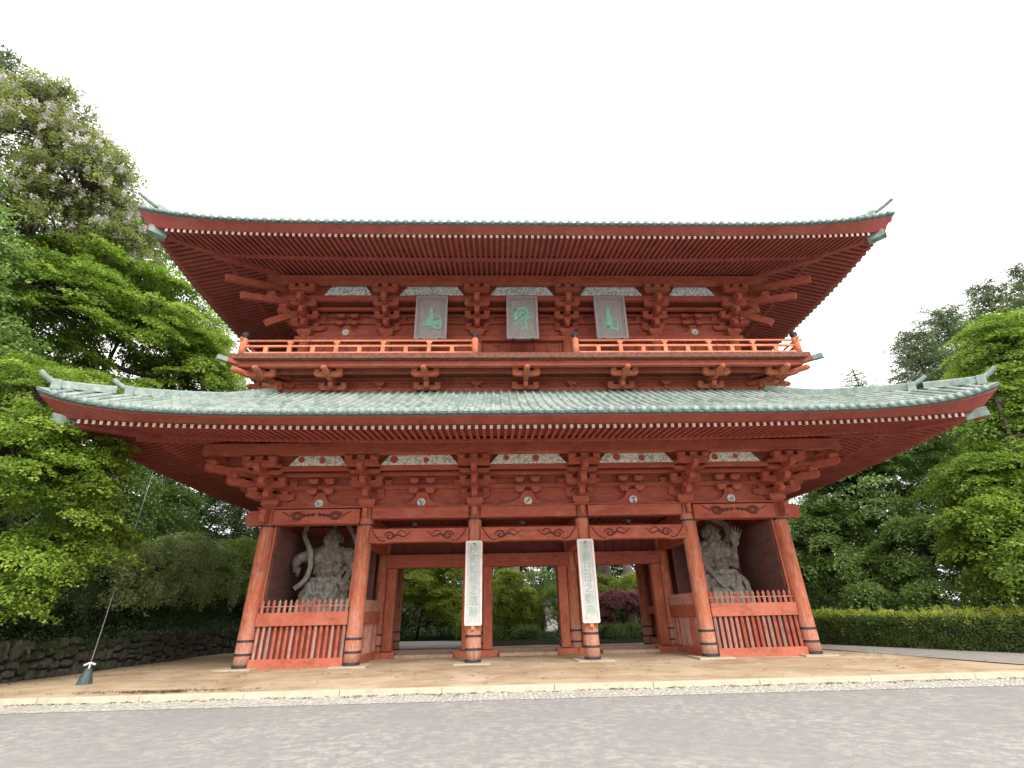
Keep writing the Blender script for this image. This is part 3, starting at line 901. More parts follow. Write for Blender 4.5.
low_prof = [(5.3 * t, .10 + 3.16 * (.78 * t + .22 * t * t)) for t in u]
lower, lz = build_roof('lower_roof', 16.49, 5.79, 7.60, .98, 7.2, .37, low_prof, (-.04, -.16), .60, (-.30, -.10), (-.18, .70), 2.4, 5.0, 4.0,
    [(1.65, 5.2, 1.28, .24, .24), (.30, 1.4, -.05, .30, .22)], -.27)
up_prof = [(9.3 * t, .10 + 6.2 * (.62 * t + .38 * t * t)) for t in u]
upper, uz = build_roof('upper_roof', 16.16, 5.46, 16.25, .78, 6.2, .24, up_prof, (-.0, -.17), .46, (-.30, .20), (.13, .79), 2.46, 5.0, 6.0,
    [(2.3, 9.0, 1.9, .1, .24), (.55, 1.9, -.06, .30, .24)], -.28)
b = MB(); b.box(-6.9, 6.9, D / 2 - .35, D / 2 + .35, 22.3, 23.4); G(b, 'main_ridge', PATINA, bevel=.05)

# --- balcony
b = MB()
BO = 2.13
for (ins, z0, z1) in ((0, 11.76, 12.0),):
    b.box(-W - BO, W + BO, -BO, -.05, z0, z1); b.box(-W - BO, W + BO, D + .05, D + BO, z0, z1)
    for sx in (-1, 1): b.box(min(sx * (W + .05), sx * (W + BO)), max(sx * (W + .05), sx * (W + BO)), -.048, D + .048, z0, z1)
G(b, 'balcony_floor', simple('weathered_floor_edge', (.19, .07, .045), .85, .6, 7))
ringbeam('balcony_beam', 1.75, 11.50, 11.757, .22, ext=.1)
ringbeam('balcony_beam', 1.0, 11.56, 11.757, .2, ext=.1)
ringwall('balcony_base_wall', .2 - .4, 10.3, 11.757, RH)
ringbeam('base_rail', .26, 10.72, 11.16, .1, RV)
ringbeam('base_rail', .24, 11.42, 11.52, .1)
for sx in (-1, 1):
    b = MB(); b.bar((sx * (W + BO + .26), -BO - .26, 11.66), (sx * (W + .2), -.2, 11.66), .2, .18); G(b, 'corner_joist', RH)
    b = MB(); b.bar((sx * (W + BO + .30), -BO - .30, 11.66), (sx * (W + BO + .02), -BO - .02, 11.66), .23, .21); G(b, 'copper_cap', PATINA)
for x in CX[1:5]:
    b = MB(); b.box(x - .1, x + .1, -.37, -.27, 11.02, 11.42)
    b.prism([(-.24, 11.42), (.24, 11.42), (.24, 11.34), (.1, 11.2), (-.1, 11.2), (-.24, 11.34)], (x, -.42, 0), (1, 0, 0), (0, 0, 1), (0, 1, 0), .12)
    G(b, 'short_strut', RH)
KB = block_mesh('bearing_block', .26, .13, RV)
def balcony_bracket(x, y, outs, tilt=0):
    mb = MB(); bl = []
    o3 = Vector((x, y, 0))
    for o in outs:
        ov = Vector((*o, 0)); on = ov.normalized(); lat = Vector((-on.y, on.x, 0))
        for k, (z, reach) in enumerate(((10.92, .75), (11.18, 1.45))):
            r = reach * ov.length
            c = o3 + on * (r / 2 - .1); arm(mb, (c.x, c.y, z), on, r + .3, .2, .22)
        e = o3 + ov * 1.5
        # rounded nose
        mb.tube([e + Vector((0, 0, 11.33)) - on * .25, e + Vector((0, 0, 11.33)) + on * .32, e + Vector((0, 0, 11.33)) + on * .42], [.13, .13, .07], 12)
        if ov.length < 1.1:
            for z, rch, L in ((10.90, .35, 1.25), (11.22, 1.15, 1.25)):
                q = o3 + ov * rch; arm(mb, (q.x, q.y, z), lat, L, .18, .22)
                for s in (-1, 1): r_ = q + lat * s * (L / 2 - .14); bl.append((r_.x, r_.y, z + .22))
            q = o3 + ov * 1.15; bl.append((q.x, q.y, 11.43))
    ob = G(mb, 'balcony_bracket', RV)
    for p in bl: link('bearing_block', KB, ob, p)
for x in (-8.75, -4.48, 0.03, 4.48, 8.72): balcony_bracket(x, -.25, [(0, -1)])
for sx in (-1, 1):
    balcony_bracket(sx * (W + .2), -.2, [(sx, 0), (sx, -1)])
    balcony_bracket(sx * (W + .95), -.25, [(0, -1)])
    for y in (2, 5.9): balcony_bracket(sx * (W + .2), y, [(sx, 0)])
# railing
rail = empty('railing', (0, 0, 0)); rail.parent = gate; rail.location = (0, -D / 2, 0)
def rail_run(p, q, extend0=0, extend1=0):
    p = Vector(p); q = Vector(q); d = (q - p).normalized()
    for z, r in ((12.70, .05), ):
        mb = MB(); mb.tube([p - d * extend0 + Vector((0, 0, z)), q + d * extend1 + Vector((0, 0, z))], r, 10); mb.build('top_rail', RB, rail, True)
    mb = MB(); mb.bar(p + Vector((0, 0, 12.42)), q + Vector((0, 0, 12.42)), .1, .085); mb.build('middle_rail', RB, rail)
    mb = MB(); mb.bar(p + Vector((0, 0, 12.06)), q + Vector((0, 0, 12.06)), .14, .10); mb.build('bottom_rail', RB, rail)
    L = (q - p).length; n = max(1, round(L / 1.06))
    for k in range(1, n):
        c = p + d * L * k / n
        mb = MB(); up_ = 12.655 if k % 2 == 0 else 12.375
        x_, y_ = c.x, c.y
        mb.box(x_ - .085, x_ + .085, y_ - .06, y_ + .06, 12.11, 12.376)
        if k % 2 == 0:
            mb.box(x_ - .065, x_ + .065, y_ - .045, y_ + .045, 12.464, 12.56); mb.box(x_ - .12, x_ + .12, y_ - .06, y_ + .06, 12.56, 12.655)
        mb.build('rail_post', RB, rail)
def newel(x, y):
    mb = MB(); mb.lathe((x, y, 12.0), [(.15, 0), (.15, .74), (.13, .80), (.05, .83)], 20); o = mb.build('newel_post', RB, rail, True)
    mb = MB(); mb.lathe((x, y, 12.8), [(.13, -.06), (.14, .02), (.10, .06), (.13, .10), (.17, .17), (.15, .26), (.07, .33), (.02, .42)], 20); mb.build('onion_finial', IRON, o, True)
yr = -1.98; xr = W + 1.72
for a, e in ((-xr, -2.26), (2.26, xr)):
    rail_run((a, yr, 0), (e, yr, 0), .32 if a < 0 else 0, .32 if e > 3 else 0)
for sx in (-1, 1): rail_run((sx * xr, yr, 0), (sx * xr, D - yr, 0), .3, .3)
for x in (-xr, -2.26, 2.26, xr): newel(x, yr)
for x in (-2.26, 2.26):
    mb = MB(); mb.box(x - .1, x + .1, -.9, yr + 1.3, 12.0, 12.5)

# --- upper storey walls
cm = MB(); cm.lathe((0, 0, 0), [(.26, 12.0), (.25, 14.06)], 24); uc = cm.mesh('upper_column', RV, True)
for x in CX:
    for y in (0, D / 2, D):
        if y == D / 2 and abs(x) < 10: continue
        link('upper_column', uc, gate, (x, y - D / 2, 0))
ringwall('upper_wall', .05, 12.0, 17.3, RH)
ringbeam('wall_plate', .0, 13.78, 14.055, .4)
ringbeam('wall_plate', .0, 14.84, 15.0, .2)
ringbeam('wall_plate', .0, 15.26, 15.42, .2)
ringbeam('sill_beam', .03, 12.9, 13.12, .34)
ringbeam('sill_beam', .03, 12.0, 12.25, .34)
ringbeam('step_purlin', .45, 15.36, 15.52, .18)
ringbeam('step_purlin', .90, 15.63, 15.90, .22)
ringbeam('eave_purlin', 1.3, 16.33, 16.80, .3)
ringbeam('panel_backing', .88, 15.905, 16.9, .05, RH)
cove(15.5, 15.66, .05, .78)
for i, xm in enumerate(BM):
    if i in (0, 4): frog_strut(xm, -.12, 14.06, 2.2, .62, i + 5, MED[1])
    for z in (14.78, 15.18):
        for s in (-1, 1):
            b = MB(); xx = xm + s * .34
            b.prism([(-.11, -.1), (.11, -.1), (.19, .02), (.19, .1), (-.19, .1), (-.19, .02)], (xx, -.2, z), (1, 0, 0), (0, 0, 1), (0, 1, 0), .2)
            G(b, 'wall_block', RH)
b = MB()
for i in range(5):
    for k in range(7):
        xx = CX[i] + .35 + k * (CX[i + 1] - CX[i] - .7) / 6; b.box(xx - .035, xx + .035, -.03, .048, 12.26, 13.76)
G(b, 'wall_battens', RH)
# low dark step in front of the middle bay
b = MB()
b.box(-2.0, 2.0, -.85, -.75, 12.32, 12.42)
for k in range(5): b.box(-1.9 + k * .95 - .06, -1.9 + k * .95 + .06, -.84, -.76, 12.0, 12.318)
G(b, 'low_bench_rail', DARKRED)

# carved noses sticking out of the corner columns
b_ = None
for sx in (-1, 1):
    mb = MB()
    poly = [(0, 0), (.35, .02), (.50, -.03), (.68, .05), (.74, .22), (.66, .34), (.74, .46), (.60, .58), (.30, .60), (0, .60)]
    mb.prism(poly, (sx * (W + .2), 0, 5.06), (sx, 0, 0), (0, 0, 1), (0, 1, 0), .26)
    G(mb, 'carved_nosing', RH, bevel=.02)
    mb = MB(); mb.prism([(a * .8, c) for a, c in poly], (sx * W, -.2, 5.10), (0, -1, 0), (0, 0, 1), (1, 0, 0), .22)
    G(mb, 'carved_nosing', RH, bevel=.02)
for x in CX[1:5]:
    mb = MB(); mb.prism([(0, 0), (.2, .02), (.32, .12), (.28, .24), (.34, .36), (.2, .42), (0, .42)], (x, -.2, 5.28), (0, -1, 0), (0, 0, 1), (1, 0, 0), .18)
    G(mb, 'carved_nosing', RV, bevel=.02)

# ================================================================== lettering helpers
def char_polys(text, size):
    """flat mesh of one text line, as (verts, faces) centred on the origin in the xy plane."""
    cu = bpy.data.curves.new('lettering', 'FONT'); cu.body = text; cu.size = size; cu.align_x = 'CENTER'; cu.align_y = 'CENTER'; cu.resolution_u = 3
    cu.extrude = .006; cu.offset = .002
    o = bpy.data.objects.new('lettering', cu); COL.objects.link(o)
    dg = bpy.context.evaluated_depsgraph_get(); me = o.evaluated_get(dg).to_mesh()
    v = [tuple(p.co) for p in me.vertices]; f = [tuple(p.vertices) for p in me.polygons]
    o.evaluated_get(dg).to_mesh_clear(); bpy.data.objects.remove(o); bpy.data.curves.remove(cu)
    return v, f
def stroke(mb, pts, w, t=.02, y=0):
    """a flat brush stroke in the xz plane at depth y; w: widths."""
    pts = [Vector((p[0], 0, p[1])) for p in pts]
    # resample smoothly
    P = []; Wd = []
    n = len(pts)
    if not hasattr(w, '__len__'): w = [w] * n
    for i in range(n - 1):
        p0, p1, p2, p3 = pts[max(i - 1, 0)], pts[i], pts[i + 1], pts[min(i + 2, n - 1)]
        for k in range(5):
            q = k / 5
            P.append(.5 * ((2 * p1) + (p2 - p0) * q + (2 * p0 - 5 * p1 + 4 * p2 - p3) * q * q + (3 * p1 - p0 - 3 * p2 + p3) * q ** 3)); Wd.append(w[i] * (1 - q) + w[i + 1] * q)
    P.append(pts[-1]); Wd.append(w[-1])
    L, Rr = [], []
    for i, p in enumerate(P):
        d = (P[min(i + 1, len(P) - 1)] - P[max(i - 1, 0)]).normalized(); nn = Vector((-d.z, 0, d.x))
        ww = Wd[i] / 2
        L.append(p + nn * ww); Rr.append(p - nn * ww)
    m = len(P)
    vs = [(a.x, y, a.z) for a in L] + [(a.x, y, a.z) for a in Rr] + [(a.x, y - t, a.z) for a in L] + [(a.x, y - t, a.z) for a in Rr]
    fs = []
    for i in range(m - 1):
        fs += [(2 * m + i, 2 * m + i + 1, 3 * m + i + 1, 3 * m + i), (i, i + 1, 2 * m + i + 1, 2 * m + i), (m + i, 3 * m + i, 3 * m + i + 1, m + i + 1)]
    fs += [(0, 2 * m, 3 * m, m), (m - 1, 2 * m - 1, 4 * m - 1, 3 * m - 1)]
    mb.add(vs, fs)
    for p, ww in ((P[0], Wd[0]), (P[-1], Wd[-1])):
        mb.prism([(ww / 2 * math.cos(2 * PI * k / 10), ww / 2 * math.sin(2 * PI * k / 10)) for k in range(10)], (p.x, y - t * .55, p.z), (1, 0, 0), (0, 0, 1), (0, 1, 0), t)

# upright signboards on the two middle columns
for x, txt, lab in ((CX[2], '検知処処之遺跡', 'tall narrow pale signboard with faded green writing on the column left of the middle passage'),
                    (CX[3], '不闕日日之影向', 'tall narrow pale signboard with faded green writing on the column right of the middle passage')):
    t = empty('signboard', (x, -.33, 1.25), lab, 'signboard', 'pair of upright signboards on the gate columns')
    w_, h = .33, 3.05
    def rr_poly(w_, h0, h1, r):
        P = []
        for cx_, cz_, a0 in ((w_ - r, h0 + r, -90), (w_ - r, h1 - r, 0), (-w_ + r, h1 - r, 90), (-w_ + r, h0 + r, 180)):
            P += [(cx_ + r * math.cos(R(a0 + k * 22.5)), cz_ + r * math.sin(R(a0 + k * 22.5))) for k in range(5)]
        return P
    mb = MB(); mb.prism(rr_poly(w_, 0, h, .06), (0, -.02, 0), (1, 0, 0), (0, 0, 1), (0, 1, 0), .05); mb.build('back_board', PALEFRAME, t, bevel=.008)
    outer, inner = rr_poly(w_, 0, h, .06), rr_poly(w_ - .075, .08, h - .08, .04)
    mb = MB(); k = len(outer)
    vs = [(a, -.046, c) for a, c in outer] + [(a, -.046, c) for a, c in inner] + [(a, -.082, c) for a, c in outer] + [(a, -.082, c) for a, c in inner]
    mb.add(vs, [f for i in range(k) for j in [(i + 1) % k] for f in ((2 * k + i, 2 * k + j, 3 * k + j, 3 * k + i), (i, j, 2 * k + j, 2 * k + i), (k + i, 3 * k + i, 3 * k + j, k + j))])
    mb.build('rim', PALEFRAME, t)
    mb = MB(); mb.prism(rr_poly(w_ - .077, .083, h - .083, .04), (0, -.05, 0), (1, 0, 0), (0, 0, 1), (0, 1, 0), .012); mb.build('face_board', PALEBOARD, t)
    mb = MB(); n = len(txt)
    for i, ch in enumerate(txt):
        v, f = char_polys(ch, .34)
        zc = h - .33 - i * (h - .55) / (n - .4)
        mb.add([(a * 1.05, -.062 - c * .5, b_ * 1.08 + zc) for a, b_, c in v], f)
    mb.build('lettering', GLYPH2, t)
    mb = MB(); mb.lathe((0, -.075, h - .12), [(.03, -.02), (.03, .02)], 10); mb.build('hanging_nail', IRON, t)
    mb = MB(); mb.box(-.06, .06, -.06, .02, -.14, -.01); mb.build('support_peg', RB, t)

# three name plaques under the upper eaves
PL = {
 'yama': [([(280, 215), (290, 300), (285, 430)], [14, 50, 80]), ([(205, 430), (180, 480), (180, 520)], [16, 26, 14]), ([(190, 500), (260, 470), (350, 470), (430, 445)], [26, 66, 80, 50]),
          ([(400, 330), (440, 400), (440, 520)], [14, 26, 40]), ([(320, 510), (390, 545), (460, 535)], [50, 36, 18]), ([(375, 280), (385, 360), (380, 400)], [10, 18, 10]), ([(240, 390), (225, 440)], [22, 20])],
 'no': [([(195, 262), (290, 240), (395, 245)], [40, 50, 40]), ([(215, 260), (200, 340), (195, 415)], [66, 74, 40]), ([(215, 345), (300, 300), (375, 320)], [60, 40, 40]), ([(375, 250), (365, 330), (372, 420)], [36, 50, 16]),
        ([(335, 365), (240, 440), (165, 505)], [30, 26, 16]), ([(340, 380), (350, 480), (340, 548), (268, 568)], [22, 24, 28, 14]), ([(400, 395), (425, 360)], [26, 18])],
 'taka': [([(258, 215), (262, 300), (265, 420), (262, 530)], [26, 58, 74, 60]), ([(245, 525), (310, 545), (370, 570), (395, 500), (392, 420)], [40, 40, 36, 24, 14]), ([(160, 480), (180, 545)], [14, 24]),
          ([(200, 465), (225, 515)], [24, 26]), ([(290, 258), (375, 255)], [14, 12]), ([(300, 425), (390, 412)], [12, 14])]}
for x, key, lab in ((-4.42, 'yama', 'framed grey wooden plaque with a broad green character, beside the left rail end'),
                    (-.04, 'no', 'framed grey wooden plaque over the gap in the red railing'),
                    (4.27, 'taka', 'framed grey wooden plaque with a narrow upright green character, right of the railing gap')):
    t = empty('name_plaque', (x, -1.0, 13.34), lab, 'plaque', 'three plaques under the upper eaves')
    t.rotation_euler = (R(3.5), 0, 0)
    w_, h = .76, 2.36
    mb = MB(); mb.box(-w_ + .05, w_ - .05, -.02, .06, .05, h - .05); mb.build('face_board', GREYWOOD, t)
    mb = MB()
    def ringframe(mb, a, c, y0, y1):
        """a picture frame between half-width w_-a and w_-c."""
        o_ = [(-w_ + a, a), (w_ - a, a), (w_ - a, h - a), (-w_ + a, h - a)]; i_ = [(-w_ + c, c), (w_ - c, c), (w_ - c, h - c), (-w_ + c, h - c)]
        vs = [(p, y0, q) for p, q in o_] + [(p, y0, q) for p, q in i_] + [(p, y1, q) for p, q in o_] + [(p, y1, q) for p, q in i_]
        mb.add(vs, [f for i in range(4) for j in [(i + 1) % 4] for f in ((8 + i, 8 + j, 12 + j, 12 + i), (i, j, 8 + j, 8 + i), (4 + i, 12 + i, 12 + j, 4 + j), (i, 4 + i, 4 + j, j))])
    ringframe(mb, 0, .10, .07, -.11); mb.build('outer_frame', FRAMEW if 'FRAMEW' in globals() else greywood('plaque_frame_wood', (.46, .40, .40), (.28, .24, .24)), t)
    mb = MB(); ringframe(mb, .103, .17, -.021, -.06); mb.build('inner_frame', GREYWOOD, t)
    mb = MB()
    for pts, ww in PL[key]:
        stroke(mb, [((p - 295) / 490 * 1.52, h * (1 - (q - 50) / 660)) for p, q in pts], [a * 1.22 / 490 * 1.52 for a in ww], .03, -.021)
    mb.build('painted_character', GLYPH, t)
    for s in (-1, 1):
        mb = MB(); mb.box(s * .45 - .07, s * .45 + .07, -.14, .02, -.07, .02); mb.build('iron_bracket', IRON, t)

# ================================================================== guardian statues
def capsule(mb, a, b, r0, r1, n=12):
    a = Vector(a); b = Vector(b); d = (b - a); L = d.length; d.normalize()
    pts = []; rad = []
    for k in range(4): th = PI / 2 * (1 - k / 3.2); pts.append(a - d * r0 * math.sin(th)); rad.append(max(.004, r0 * math.cos(th)))
    for k in range(4): th = PI / 2 * (k + .2) / 3.2; pts.append(b + d * r1 * math.sin(th)); rad.append(max(.004, r1 * math.cos(th)))
    mb.tube(pts, rad, n)
def ellip(mb, c, r, rot=(0, 0, 0), n=14):
    e = Euler([R(a) for a in rot]).to_matrix(); vs = []; fs = []
    m = n // 2
    for i in range(1, m):
        th = PI * i / m
        for k in range(n):
            ph = 2 * PI * k / n; v = e @ Vector((r[0] * math.sin(th) * math.cos(ph), r[1] * math.sin(th) * math.sin(ph), r[2] * math.cos(th))); vs.append(Vector(c) + v)
    top = len(vs); vs.append(Vector(c) + e @ Vector((0, 0, r[2]))); vs.append(Vector(c) + e @ Vector((0, 0, -r[2])))
    for i in range(m - 2):
        for k in range(n): fs.append((i * n + k, (i + 1) * n + k, (i + 1) * n + (k + 1) % n, i * n + (k + 1) % n))
    for k in range(n): fs.append((top, k, (k + 1) % n)); fs.append((top + 1, (m - 2) * n + (k + 1) % n, (m - 2) * n + k))
    mb.add(vs, fs)
def strap(name, pts, w_, parent, mat, face=(0, -1, 0)):
    """ribbon of cloth: flat band following points, broad side facing the front, edges rolled."""
    pts = [Vector(p) for p in pts]; P = []
    for i in range(len(pts) - 1):
        p0, p1, p2, p3 = pts[max(i - 1, 0)], pts[i], pts[i + 1], pts[min(i + 2, len(pts) - 1)]
        for k in range(6):
            q = k / 6; P.append(.5 * ((2 * p1) + (p2 - p0) * q + (2 * p0 - 5 * p1 + 4 * p2 - p3) * q * q + (3 * p1 - p0 - 3 * p2 + p3) * q ** 3))
    P.append(pts[-1])
    mb = MB(); prof = [(-.5, .03), (-.42, -.045), (-.2, -.01), (0, -.05), (.2, -.01), (.42, -.045), (.5, .03), (.3, .05), (-.3, .05)]
    k = len(prof); vs = []; fs = []
    for i, p in enumerate(P):
        d = (P[min(i + 1, len(P) - 1)] - P[max(i - 1, 0)]).normalized(); s = d.cross(Vector(face)).normalized(); f = s.cross(d)
        for a, c in prof: vs.append(p + s * a * w_ - f * c * 1.0)
    for i in range(len(P) - 1):
        for q in range(k): fs.append((i * k + q, i * k + (q + 1) % k, (i + 1) * k + (q + 1) % k, (i + 1) * k + q))
    fs += [tuple(range(k)), tuple(range((len(P) - 1) * k, len(P) * k))[::-1]]
    mb.add(vs, fs); return mb.build(name, mat, parent, True)
def fingers(mb, palm, out_dir, side, thumb_side, L, curl, r=.045, spread=.13):
    """five fingers of unequal length: out_dir the way they point, side across the palm, curl bends them to the front (-y)."""
    o = Vector(out_dir).normalized(); s = Vector(side).normalized(); front = Vector((0, -1, 0))
    for i, (off, ln) in enumerate(((-1.5, .82), (-.5, .97), (.5, 1.0), (1.5, .9))):
        p = Vector(palm) + o * .16 + s * off * .085 * thumb_side
        d = (o + s * off * spread * thumb_side).normalized()
        a = p
        for seg in range(3):
            c = curl * (seg + 1) / 3 * 1.25
            dd = (d * math.cos(c) + front * math.sin(c)).normalized(); l = L * ln * (.44, .32, .24)[seg]
            b = a + dd * l; capsule(mb, a, b, r * (1 - .12 * seg), r * (1 - .12 * (seg + 1)), 8); a = b
    a = Vector(palm) + s * thumb_side * .12 - o * .02
    b = a + (s * thumb_side * .8 + o * .5 + front * .35).normalized() * L * .36; c = b + (o * .9 + front * (.3 + curl * .4) + s * thumb_side * (.2 - .4 * min(1, curl))).normalized() * L * .32
    capsule(mb, a, b, r * 1.25, r * 1.05, 8); capsule(mb, b, c, r * 1.05, r * .85, 8)
def head(mb, c, yaw, open_mouth):
    """stern bald head about 0.95 m high; c = centre, facing -y turned by yaw."""
    M = Matrix.Translation(c) @ Matrix.Rotation(R(yaw), 4, 'Z')
    h = MB()
    ellip(h, (0, .02, .10), (.36, .42, .40)); ellip(h, (0, -.08, -.16), (.30, .32, .32)); ellip(h, (0, -.20, -.36), (.17, .15, .12))
    for s in (-1, 1):
        ellip(h, (s * .13, -.385, .10), (.14, .06, .05), (0, s * -22, 0)); ellip(h, (s * .14, -.365, -.0), (.075, .06, .052))
        ellip(h, (s * .20, -.30, -.15), (.12, .10, .11)); ellip(h, (s * .38, .03, -.02), (.05, .10, .19)); ellip(h, (s * .075, -.43, -.10), (.055, .05, .045))
        ellip(h, (s * .24, -.2, -.30), (.09, .12, .12))
    ellip(h, (0, -.42, -.04), (.06, .09, .13)); ellip(h, (0, -.47, -.10), (.065, .06, .05))
    if open_mouth:
        ellip(h, (0, -.39, -.185), (.14, .06, .03)); ellip(h, (0, -.37, -.30), (.13, .06, .035))
        for s in (-1, 1): ellip(h, (s * .13, -.36, -.24), (.03, .05, .06))
    else:
        ellip(h, (0, -.385, -.20), (.14, .055, .028)); ellip(h, (0, -.38, -.255), (.12, .05, .03))
    ellip(h, (0, 0, .50), (.13, .13, .10))
    h.v = [tuple(M @ Vector(v)) for v in h.v]
    mb.add(h.v, h.f)
def torso(mb, ch, wa, pe, wid=1.0):
    """chest, waist and pelvis centres."""
    ch, wa, pe = Vector(ch), Vector(wa), Vector(pe)
    ellip(mb, ch, (.86 * wid, .46, .52)); ellip(mb, ch + Vector((0, .02, -.45)), (.70 * wid, .42, .5)); ellip(mb, wa, (.60 * wid, .40, .45)); ellip(mb, pe, (.72, .46, .45))
    for s in (-1, 1):
        ellip(mb, ch + Vector((s * .36, -.32, -.02)), (.36, .17, .24), (0, s * 12, 0)); ellip(mb, ch + Vector((s * .86 * wid, -.02, .10)), (.33, .31, .33))
        ellip(mb, ch + Vector((s * .36, .0, .40)), (.42, .22, .14), (0, s * 16, 0))
        for k in range(3):
            ellip(mb, ch.lerp(wa, .45 + .28 * k) + Vector((s * .16, -.40 + .02 * k, -.05)), (.14, .09, .105)); ellip(mb, ch.lerp(wa, .42 + .22 * k) + Vector((s * .50, -.25, -.0)), (.16, .10, .06), (0, s * 30, 0))
def make_statue(label, base, mir):
    t = empty('guardian_statue', base, label, 'statue', 'pair of guardian statues in the gate alcoves')
    def off(p): return Vector(p) - Vector(base)
    body = MB()
    def cap(a, b, r0, r1): capsule(body, off(a), off(b), r0, r1, 14)
    if mir == 0:
        torso(body, off((-8.66, 2.05, 3.98)), off((-8.63, 2.05, 3.30)), off((-8.66, 2.08, 2.92)))
        cap((-8.62, 2.02, 4.2), (-8.60, 1.95, 4.5), .26, .24)
        head(body, off((-8.60, 1.95, 4.76)), 8, False)
        cap((-9.50, 2.0, 4.16), (-10.0, 1.85, 3.92), .27, .22); ellip(body, off((-9.78, 1.9, 4.05)), (.30, .22, .22))
        cap((-10.0, 1.85, 3.92), (-9.93, 1.62, 3.60), .20, .15); ellip(body, off((-9.98, 1.72, 3.78)), (.2, .19, .2))
        palm = off((-9.86, 1.55, 3.50)); ellip(body, palm, (.17, .12, .15)); fingers(body, palm, (.75, -.3, -.55), (.3, -.3, .85), 1, .38, 1.9)
        cap((-7.86, 1.98, 4.14), (-7.60, 1.9, 3.62), .28, .20); ellip(body, off((-7.72, 1.9, 3.88)), (.23, .24, .30))
        cap((-7.60, 1.9, 3.62), (-7.74, 1.65, 3.14), .20, .12); ellip(body, off((-7.64, 1.82, 3.44)), (.19, .19, .22))
        palm = off((-7.77, 1.6, 3.02)); ellip(body, palm, (.15, .09, .16)); fingers(body, palm, (0, -.15, -1), (1, 0, 0), 1, .42, .5)
    else:
        torso(body, off((8.50, 2.05, 3.95)), off((8.58, 2.05, 3.24)), off((8.64, 2.08, 2.85)), .76)
        cap((8.46, 2.0, 4.15), (8.42, 1.95, 4.5), .25, .23)
        head(body, off((8.42, 1.95, 4.74)), 22, True)
        cap((9.22, 2.0, 4.05), (9.22, 1.8, 3.36), .25, .19); ellip(body, off((9.25, 1.85, 3.75)), (.22, .22, .30))
        cap((9.22, 1.8, 3.36), (9.24, 1.55, 4.10), .18, .12); ellip(body, off((9.22, 1.66, 3.68)), (.17, .17, .24))
        palm = off((9.32, 1.5, 4.34)); ellip(body, palm, (.18, .09, .22), (0, 12, 0)); fingers(body, palm + Vector((.03, 0, .03)), (.22, -.05, 1), (1, 0, -.2), -1, .46, .22, .05, .16)
        cap((7.86, 2.0, 4.02), (7.80, 1.85, 3.50), .26, .19); ellip(body, off((7.84, 1.88, 3.76)), (.22, .22, .28))
        cap((7.80, 1.85, 3.50), (8.06, 1.6, 3.02), .19, .12)
        palm = off((8.12, 1.56, 2.92)); ellip(body, palm, (.15, .09, .15)); fingers(body, palm, (.25, -.2, -1), (1, 0, .2), 1, .40, .7)
    bx, by = (-8.66, 2.05) if mir == 0 else (8.6, 2.05)
    for s in (-1, 1):
        cap((bx + s * .38, by, 2.7), (bx + s * .55, by - .12, 1.85), .36, .25); cap((bx + s * .55, by - .12, 1.85), (bx + s * .62, by + .02, 1.12), .24, .14)
        ellip(body, off((bx + s * .62, by + .12, 1.5)), (.2, .22, .3)); ellip(body, off((bx + s * .64, by - .18, 1.05)), (.17, .36, .12))
        for k in range(5): ellip(body, off((bx + s * .64 + (k - 2) * .07, by - .52, 1.0)), (.045, .08, .05))
    o = body.build('body', STATUE, t, True)
    rm = o.modifiers.new('remesh', 'REMESH'); rm.mode = 'VOXEL'; rm.voxel_size = .028; rm.use_smooth_shade = True
    # skirt with deep folds, rolled belt, ribbons
    mb = MB(); vs = []; fs = []; n = 96; lev = 26
    px, py = off((bx, by, 0)).x, off((bx, by, 0)).y
    for i in range(lev):
        q = i / (lev - 1); z = 3.08 - base[2] - q * 1.55
        for k in range(n):
            a = 2 * PI * k / n
            r = .74 + .50 * q ** .7
            fold = .10 * q ** .5 * math.sin(11 * a + 3.2 * q + 1.1 * math.sin(3 * a)) + .045 * math.sin(17 * a + 9 * q + 2) * q
            swag = .05 * math.sin(26 * q - 5 * abs(math.sin(a / 1 + PI / 2)) * 1.5) * (1 - q * .6)
            rr_ = r + fold + swag
            vs.append((px + rr_ * math.cos(a) * 1.05, py + rr_ * math.sin(a) * .72, z + .10 * math.sin(5 * a) * q))
    for i in range(lev - 1):
        for k in range(n): fs.append((i * n + k, (i + 1) * n + k, (i + 1) * n + (k + 1) % n, i * n + (k + 1) % n))
    mb.add(vs, fs); sk = mb.build('skirt', STATUE2, t, True); sm_ = sk.modifiers.new('solid', 'SOLIDIFY'); sm_.thickness = .05
    mb = MB(); mb.tube([(px + .69 * math.cos(a) * 1.05, py + .69 * math.sin(a) * .74, 3.10 - base[2] + .03 * math.sin(4 * a)) for a in np.linspace(0, 2 * PI, 30)], .09, 8)
    for k in range(3): ellip(mb, (px + (-.16, .16, 0)[k], py - .56, 3.08 - base[2] - (.0, .0, .1)[k]), (.17, .12, .13))
    mb.build('belt', STATUE2, t, True)
    for k, (xa, xb) in enumerate(((-.55, .1), (-.1, .55), (-.4, .5))):
        pts = [(px + xa + (xb - xa) * q, py - .62 - .16 * math.sin(PI * q), 2.95 - base[2] - (.45 + .14 * k) * math.sin(PI * q)) for q in np.linspace(0, 1, 8)]
        strap('sash', pts, .13, t, STATUE2)
